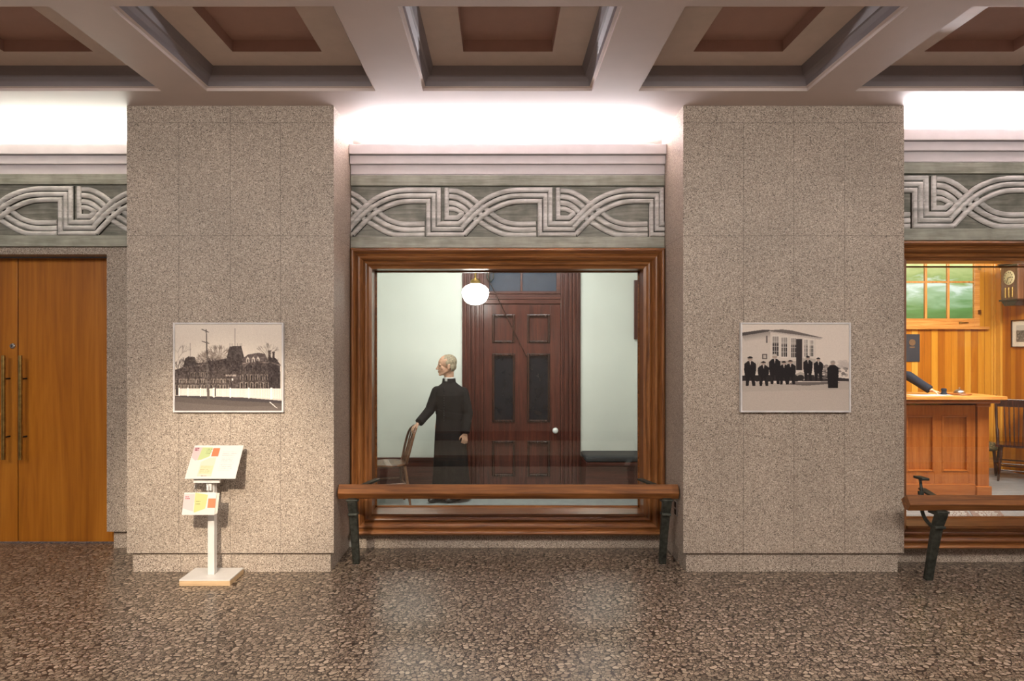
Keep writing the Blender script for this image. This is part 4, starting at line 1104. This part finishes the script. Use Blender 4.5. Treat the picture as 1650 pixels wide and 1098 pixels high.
# framed front: stiles and rails with sunk panels
q = lambda p: px2x(p, DYF)-5.53
pan = ((-1.30, -1.0), (-.93, q(1505)), (q(1517), q(1560)))
mb = MB(); ztop, zbot = .905, .265
prev = bx0
for (a, b_) in pan: mb.box(prev, a, -.005, .022, .13, 1.02); prev = b_
mb.box(prev, -.145, -.005, .022, .13, 1.02)
for (a, b_) in pan: mb.box(a, b_, -.005, .022, ztop, 1.02); mb.box(a, b_, -.005, .022, .13, zbot)
mb.build('front_frame', M['deskz'], ct, bevel=.002)
for (a, b_) in pan:
    mb = MB(); t = .022
    for (p0, p1, u, v) in ((a, a+t, zbot, ztop), (b_-t, b_, zbot, ztop), (a+t, b_-t, ztop-t, ztop), (a+t, b_-t, zbot, zbot+t)): mb.box(p0, p1, -.010, .021, u, v)
    pm = mb.build('panel_moulding', M['deskx'], ct, bevel=.006)
mb = MB(); mb.box(bx0, .075, -.10, .58, 1.045, 1.085); mb.build('cornice_moulding', M['deskx'], ct, bevel=.016, bseg=3)
mb = MB(); mb.box(bx0, .11, -.155, .60, 1.087, 1.128); mb.build('worktop', M['pine'], ct, bevel=.008)  # paler pine tone paints in the strong light from above
tag(ct, 'panelled reddish wooden ticket counter with moulded worktop', 'counter')
TZ = 1.142
def place(px, Y): return px2x(px, Y)
# things on the counter
b = empty('desk_bell', (place(1546, 7.8), 7.8, TZ))
MB().lathe([(.001, 0), (.115, 0), (.125, .006), (.118, .014), (.001, .016)], seg=36).build('wooden_base', M['desky'], b, smooth=40)
MB().lathe([(.058, .017), (.060, .024), (.052, .040), (.034, .054), (.012, .060), (.001, .061)], seg=28).build('bell_dome', M['steel'], b, smooth=60)
MB().lathe([(.005, .060), (.005, .070), (.010, .074), (.009, .081), (.001, .084)], seg=14).build('plunger', M['steel'], b, smooth=60)
tag(b, 'silver call bell on a round wooden base on the ticket counter', 'bell')
b = empty('rubber_stamp', (place(1521, 7.72), 7.72, TZ))
MB().lathe([(.001, 0), (.030, 0), (.032, .02), (.026, .03), (.026, .05), (.030, .06), (.024, .074), (.001, .078)], seg=18).build('stamp_body', M['navy'], b, smooth=40)
tag(b, 'small dark rubber stamp standing beside the bell', 'stamp')
for (px, Y, rz, ww, hh_, lab) in ((1492, 7.66, .1, .34, .20, 'large white paper sheet under the clerk hand on the counter'), (1516, 7.70, -.18, .20, .14, 'small white paper slip on the counter near the dark stamp')):
    o = MB().box(-ww/2, ww/2, -hh_/2, hh_/2, 0, .0015).build('paper_sheet', M['paper']); o.location = (place(px, Y), Y, TZ+(.0 if ww > .3 else .002)); o.rotation_euler = (0, 0, rz); tag(o, lab, 'paper', 'papers on the ticket counter')
# clerk behind the counter, arm resting on it
cb = Vector((4.57, 8.44, 0))
hw_ = lambda X_, Y_, Z_: Vector((X_, Y_, Z_))-cb-Vector((0, 0, .012))
pose2 = dict(
    head=frame_from((-.1, -.99, -.1), (0, 0, 1), Vector((0, -.02, 1.575))), neck=Vector((0, .01, 1.40)), chest=Vector((0, .02, 1.25)), pelvis=Vector((0, .05, .88)),
    shL=(.18, -.02, 1.375), elL=tuple(hw_(4.86, 8.04, 1.345)), wrL=tuple(hw_(4.985, 7.84, 1.195)), hdL=((.80, -.42, -.30), (.05, .0, 1), (-.35, -.8, 0), .42, 1.0),
    shR=(-.19, 0, 1.33), elR=(-.27, -.12, 1.17), wrR=(-.16, -.42, 1.21), hdR=((.5, -.8, -.12), (0, 0, 1), (.8, .5, 0), .42, 1.0),
    hipR=(-.09, .04, .86), knR=(-.10, .03, .47), anR=(-.11, .04, .08), hipL=(.09, .04, .86), knL=(.10, .03, .47), anL=(.11, .04, .08), toe=Vector((0, -.15, 0)),
    front=(0, -1, 0),
    rings=[(.10, 0, .04, .17, .10), (.5, 0, .04, .175, .11), (.80, 0, .04, .175, .125), (.95, 0, .03, .165, .12), (1.1, 0, .02, .165, .118), (1.25, 0, .01, .185, .12), (1.36, 0, .01, .175, .105), (1.395, 0, .01, .12, .08), (1.40, 0, .01, .075, .066)])
ck = figure('clerk_figure', tuple(cb+Vector((0, 0, .012))), 0, pose2, M['navy'], None, robe=False)
tag(ck, 'person in a dark navy coat behind the ticket counter, one hand resting on papers', 'person')
# clock on the side wall
cl = empty('wall_clock', (SX, 8.76, 2.20))
D0, W0 = .30, .145
mb = MB(); mb.box(-.28, 0, -W0, W0, .10, .54); mb.build('case', M['brownchair'], cl, bevel=.006)
mb = MB(); mb.box(-.30, 0, -W0-.02, W0+.02, .53, .56); mb.box(-.31, 0, -W0-.03, W0+.03, .56, .58); mb.build('crown', M['darkchair'], cl, bevel=.008)
mb = MB(); mb.prism([(-W0-.01, .10), (W0+.01, .10), (W0*.6, .02), (-W0*.6, .02)], -.28, 0, 'x'); mb.box(-.30, 0, -W0-.015, W0+.015, .085, .105); mb.build('bracket_base', M['darkchair'], cl, bevel=.004)
dl = MB().lathe([(.001, -.29), (.085, -.29), (.092, -.286), (.092, -.28), (.001, -.28)], (0, 0, .385), 36, 'x').build('dial', plain('silvered_dial', (206, 196, 158), .4), cl, smooth=30)
mb = MB()
for k in range(12):
    a = 2*PI*k/12; mb = MB(); mb.box(-.294, -.290, math.sin(a)*.070-.003, math.sin(a)*.070+.003, .385+math.cos(a)*.070-.009, .385+math.cos(a)*.070+.009)
    mb.build('hour_mark', M['black'], dl)
mb = MB(); mb.tube([(-.296, 0, .385), (-.296, -.055, .39)], .004, 6); mb.tube([(-.297, 0, .385), (-.297, .02, .33)], .003, 6); mb.build('hand', M['black'], dl)
mb = MB()
for y in (-.06, 0, .06): mb.tube([(-.285, y, .13), (-.285, y, .26)], .011, 10)
mb.build('pendulum_rod', M['brass'], cl, smooth=50)
tag(cl, 'dark wooden case clock with brass dial high on the office side wall', 'clock')
# framed view on the side wall
fp = empty('framed_print', (SX, 8.80, (px2z(516, 9.0)+px2z(560, 9.0))/2)); hh_ = (px2z(516, 9.0)-px2z(560, 9.0))/2; hw_2 = .27; t = .012
mb = MB()
for (a, b_, c_, d_) in ((-hw_2, -hw_2+t, -hh_, hh_), (hw_2-t, hw_2, -hh_, hh_), (-hw_2+t, hw_2-t, hh_-t, hh_), (-hw_2+t, hw_2-t, -hh_, -hh_+t)): mb.box(-.026, -.001, a, b_, c_, d_)
mb.build('frame', M['darkchair'], fp); MB().box(-.012, -.001, -hw_2+t, hw_2-t, -hh_+t, hh_-t).build('mount', M['paper'], fp)
cv = Canvas(60, 44, (0, 0, 60, 44), (196, 196, 190)); r3 = random.Random(9)
cv.rect(0, 14, 60, 44, (120, 118, 112))
for k in range(160): cv.oval(r3.uniform(0, 60), r3.uniform(14, 44), r3.uniform(1, 3), r3.uniform(.8, 2), r3.choice([(70, 70, 66), (160, 158, 150), (96, 94, 90)]))
canvas_obj(cv, 'view_print', .38, .22, fp, (0, 0, 0), Matrix.Translation((-.014, 0, 0)) @ Matrix.Rotation(-PI/2, 4, 'Z'))
tag(fp, 'small framed grey landscape view on the office side wall below the clock', 'framed print')
# dark spindle chair
spindle_back_chair('spindle_chair', (6.50, 8.52, .012), math.radians(237), M['darkchair'], 1.02, 'dark spindle-back chair right of the ticket counter', nsp=5, arch=False)
# patterned upholstered chair, half hidden
uc = empty('upholstered_chair', (6.30, 9.10, .012))
def patterned():
    m, nt, b = new_mat('olive_tapestry'); v = coords(nt)
    vo = voro(nt, v, 38); L(nt, ramp(nt, vo.outputs['Distance'], [(0, (176, 160, 120)), (.35, (120, 106, 74)), (.7, (66, 66, 46))]), b.inputs['Base Color']); b.inputs['Roughness'].default_value = .8; return m
M['tap'] = patterned()
mb = MB()
for k in range(5): mb.cap((-.22+k*.11, .16, .30), (-.22+k*.11, .18, .59), .055, .052)
mb.build('backrest', M['tap'], uc, smooth=60)
mb = MB(); mb.box(-.26, .26, -.22, .20, .30, .42); mb.build('seat_cushion', M['tap'], uc, bevel=.04, bseg=3)
for (a, b_) in ((-.22, -.18), (.22, -.18), (-.22, .17), (.22, .17)): MB().tube([(a*1.06, b_*1.06, 0), (a, b_, .31)], [.012, .02], 10).build('leg', M['darkchair'], uc, smooth=50)
tag(uc, 'low chair in olive patterned fabric, half hidden behind the dark spindle chair', 'chair')
MB().box(P2[1], SX, 5.485, 5.665, .012, .286).build('trim_inner_ledge', M['grey_floor'], kind='structure')
# interpretive text plates on the sill of window 2
def text_plate(x0, x1, label, seed):
    cx = (x0+x1)/2; r = empty('text_plate', (cx, 5.54, .288)); w2 = (x1-x0)/2
    Mt = Matrix.Rotation(math.radians(35), 4, 'X')
    MB().box(-w2, w2, 0, .088, -.004, 0, Mt).build('plate', plain('brown_plate'+str(seed), (122, 84, 70), .5), r)
    rr = random.Random(seed); mb = MB()
    for k in range(4):
        x = -w2+.03+rr.uniform(0, .03)
        while x < w2-.05:
            wd_ = rr.uniform(.018, .05)
            n = max(2, int(wd_/.008))
            for i in range(n):
                mb.box(x+i*.008, x+i*.008+.0055, .016+k*.016, .026+k*.016-rr.choice([0, .002]), .0002, .001, Mt)
            x += n*.008+.008
    mb.build('lettering', M['white'], r)
    tag(r, label, 'text plate', 'text plates on the display sill')
text_plate(px2x(1528, 5.52), px2x(1570, 5.52), 'left brown text plate with white lettering on the office display sill', 1)
text_plate(px2x(1574, 5.52), px2x(1624, 5.52), 'right brown text plate with white lettering on the office display sill', 2)
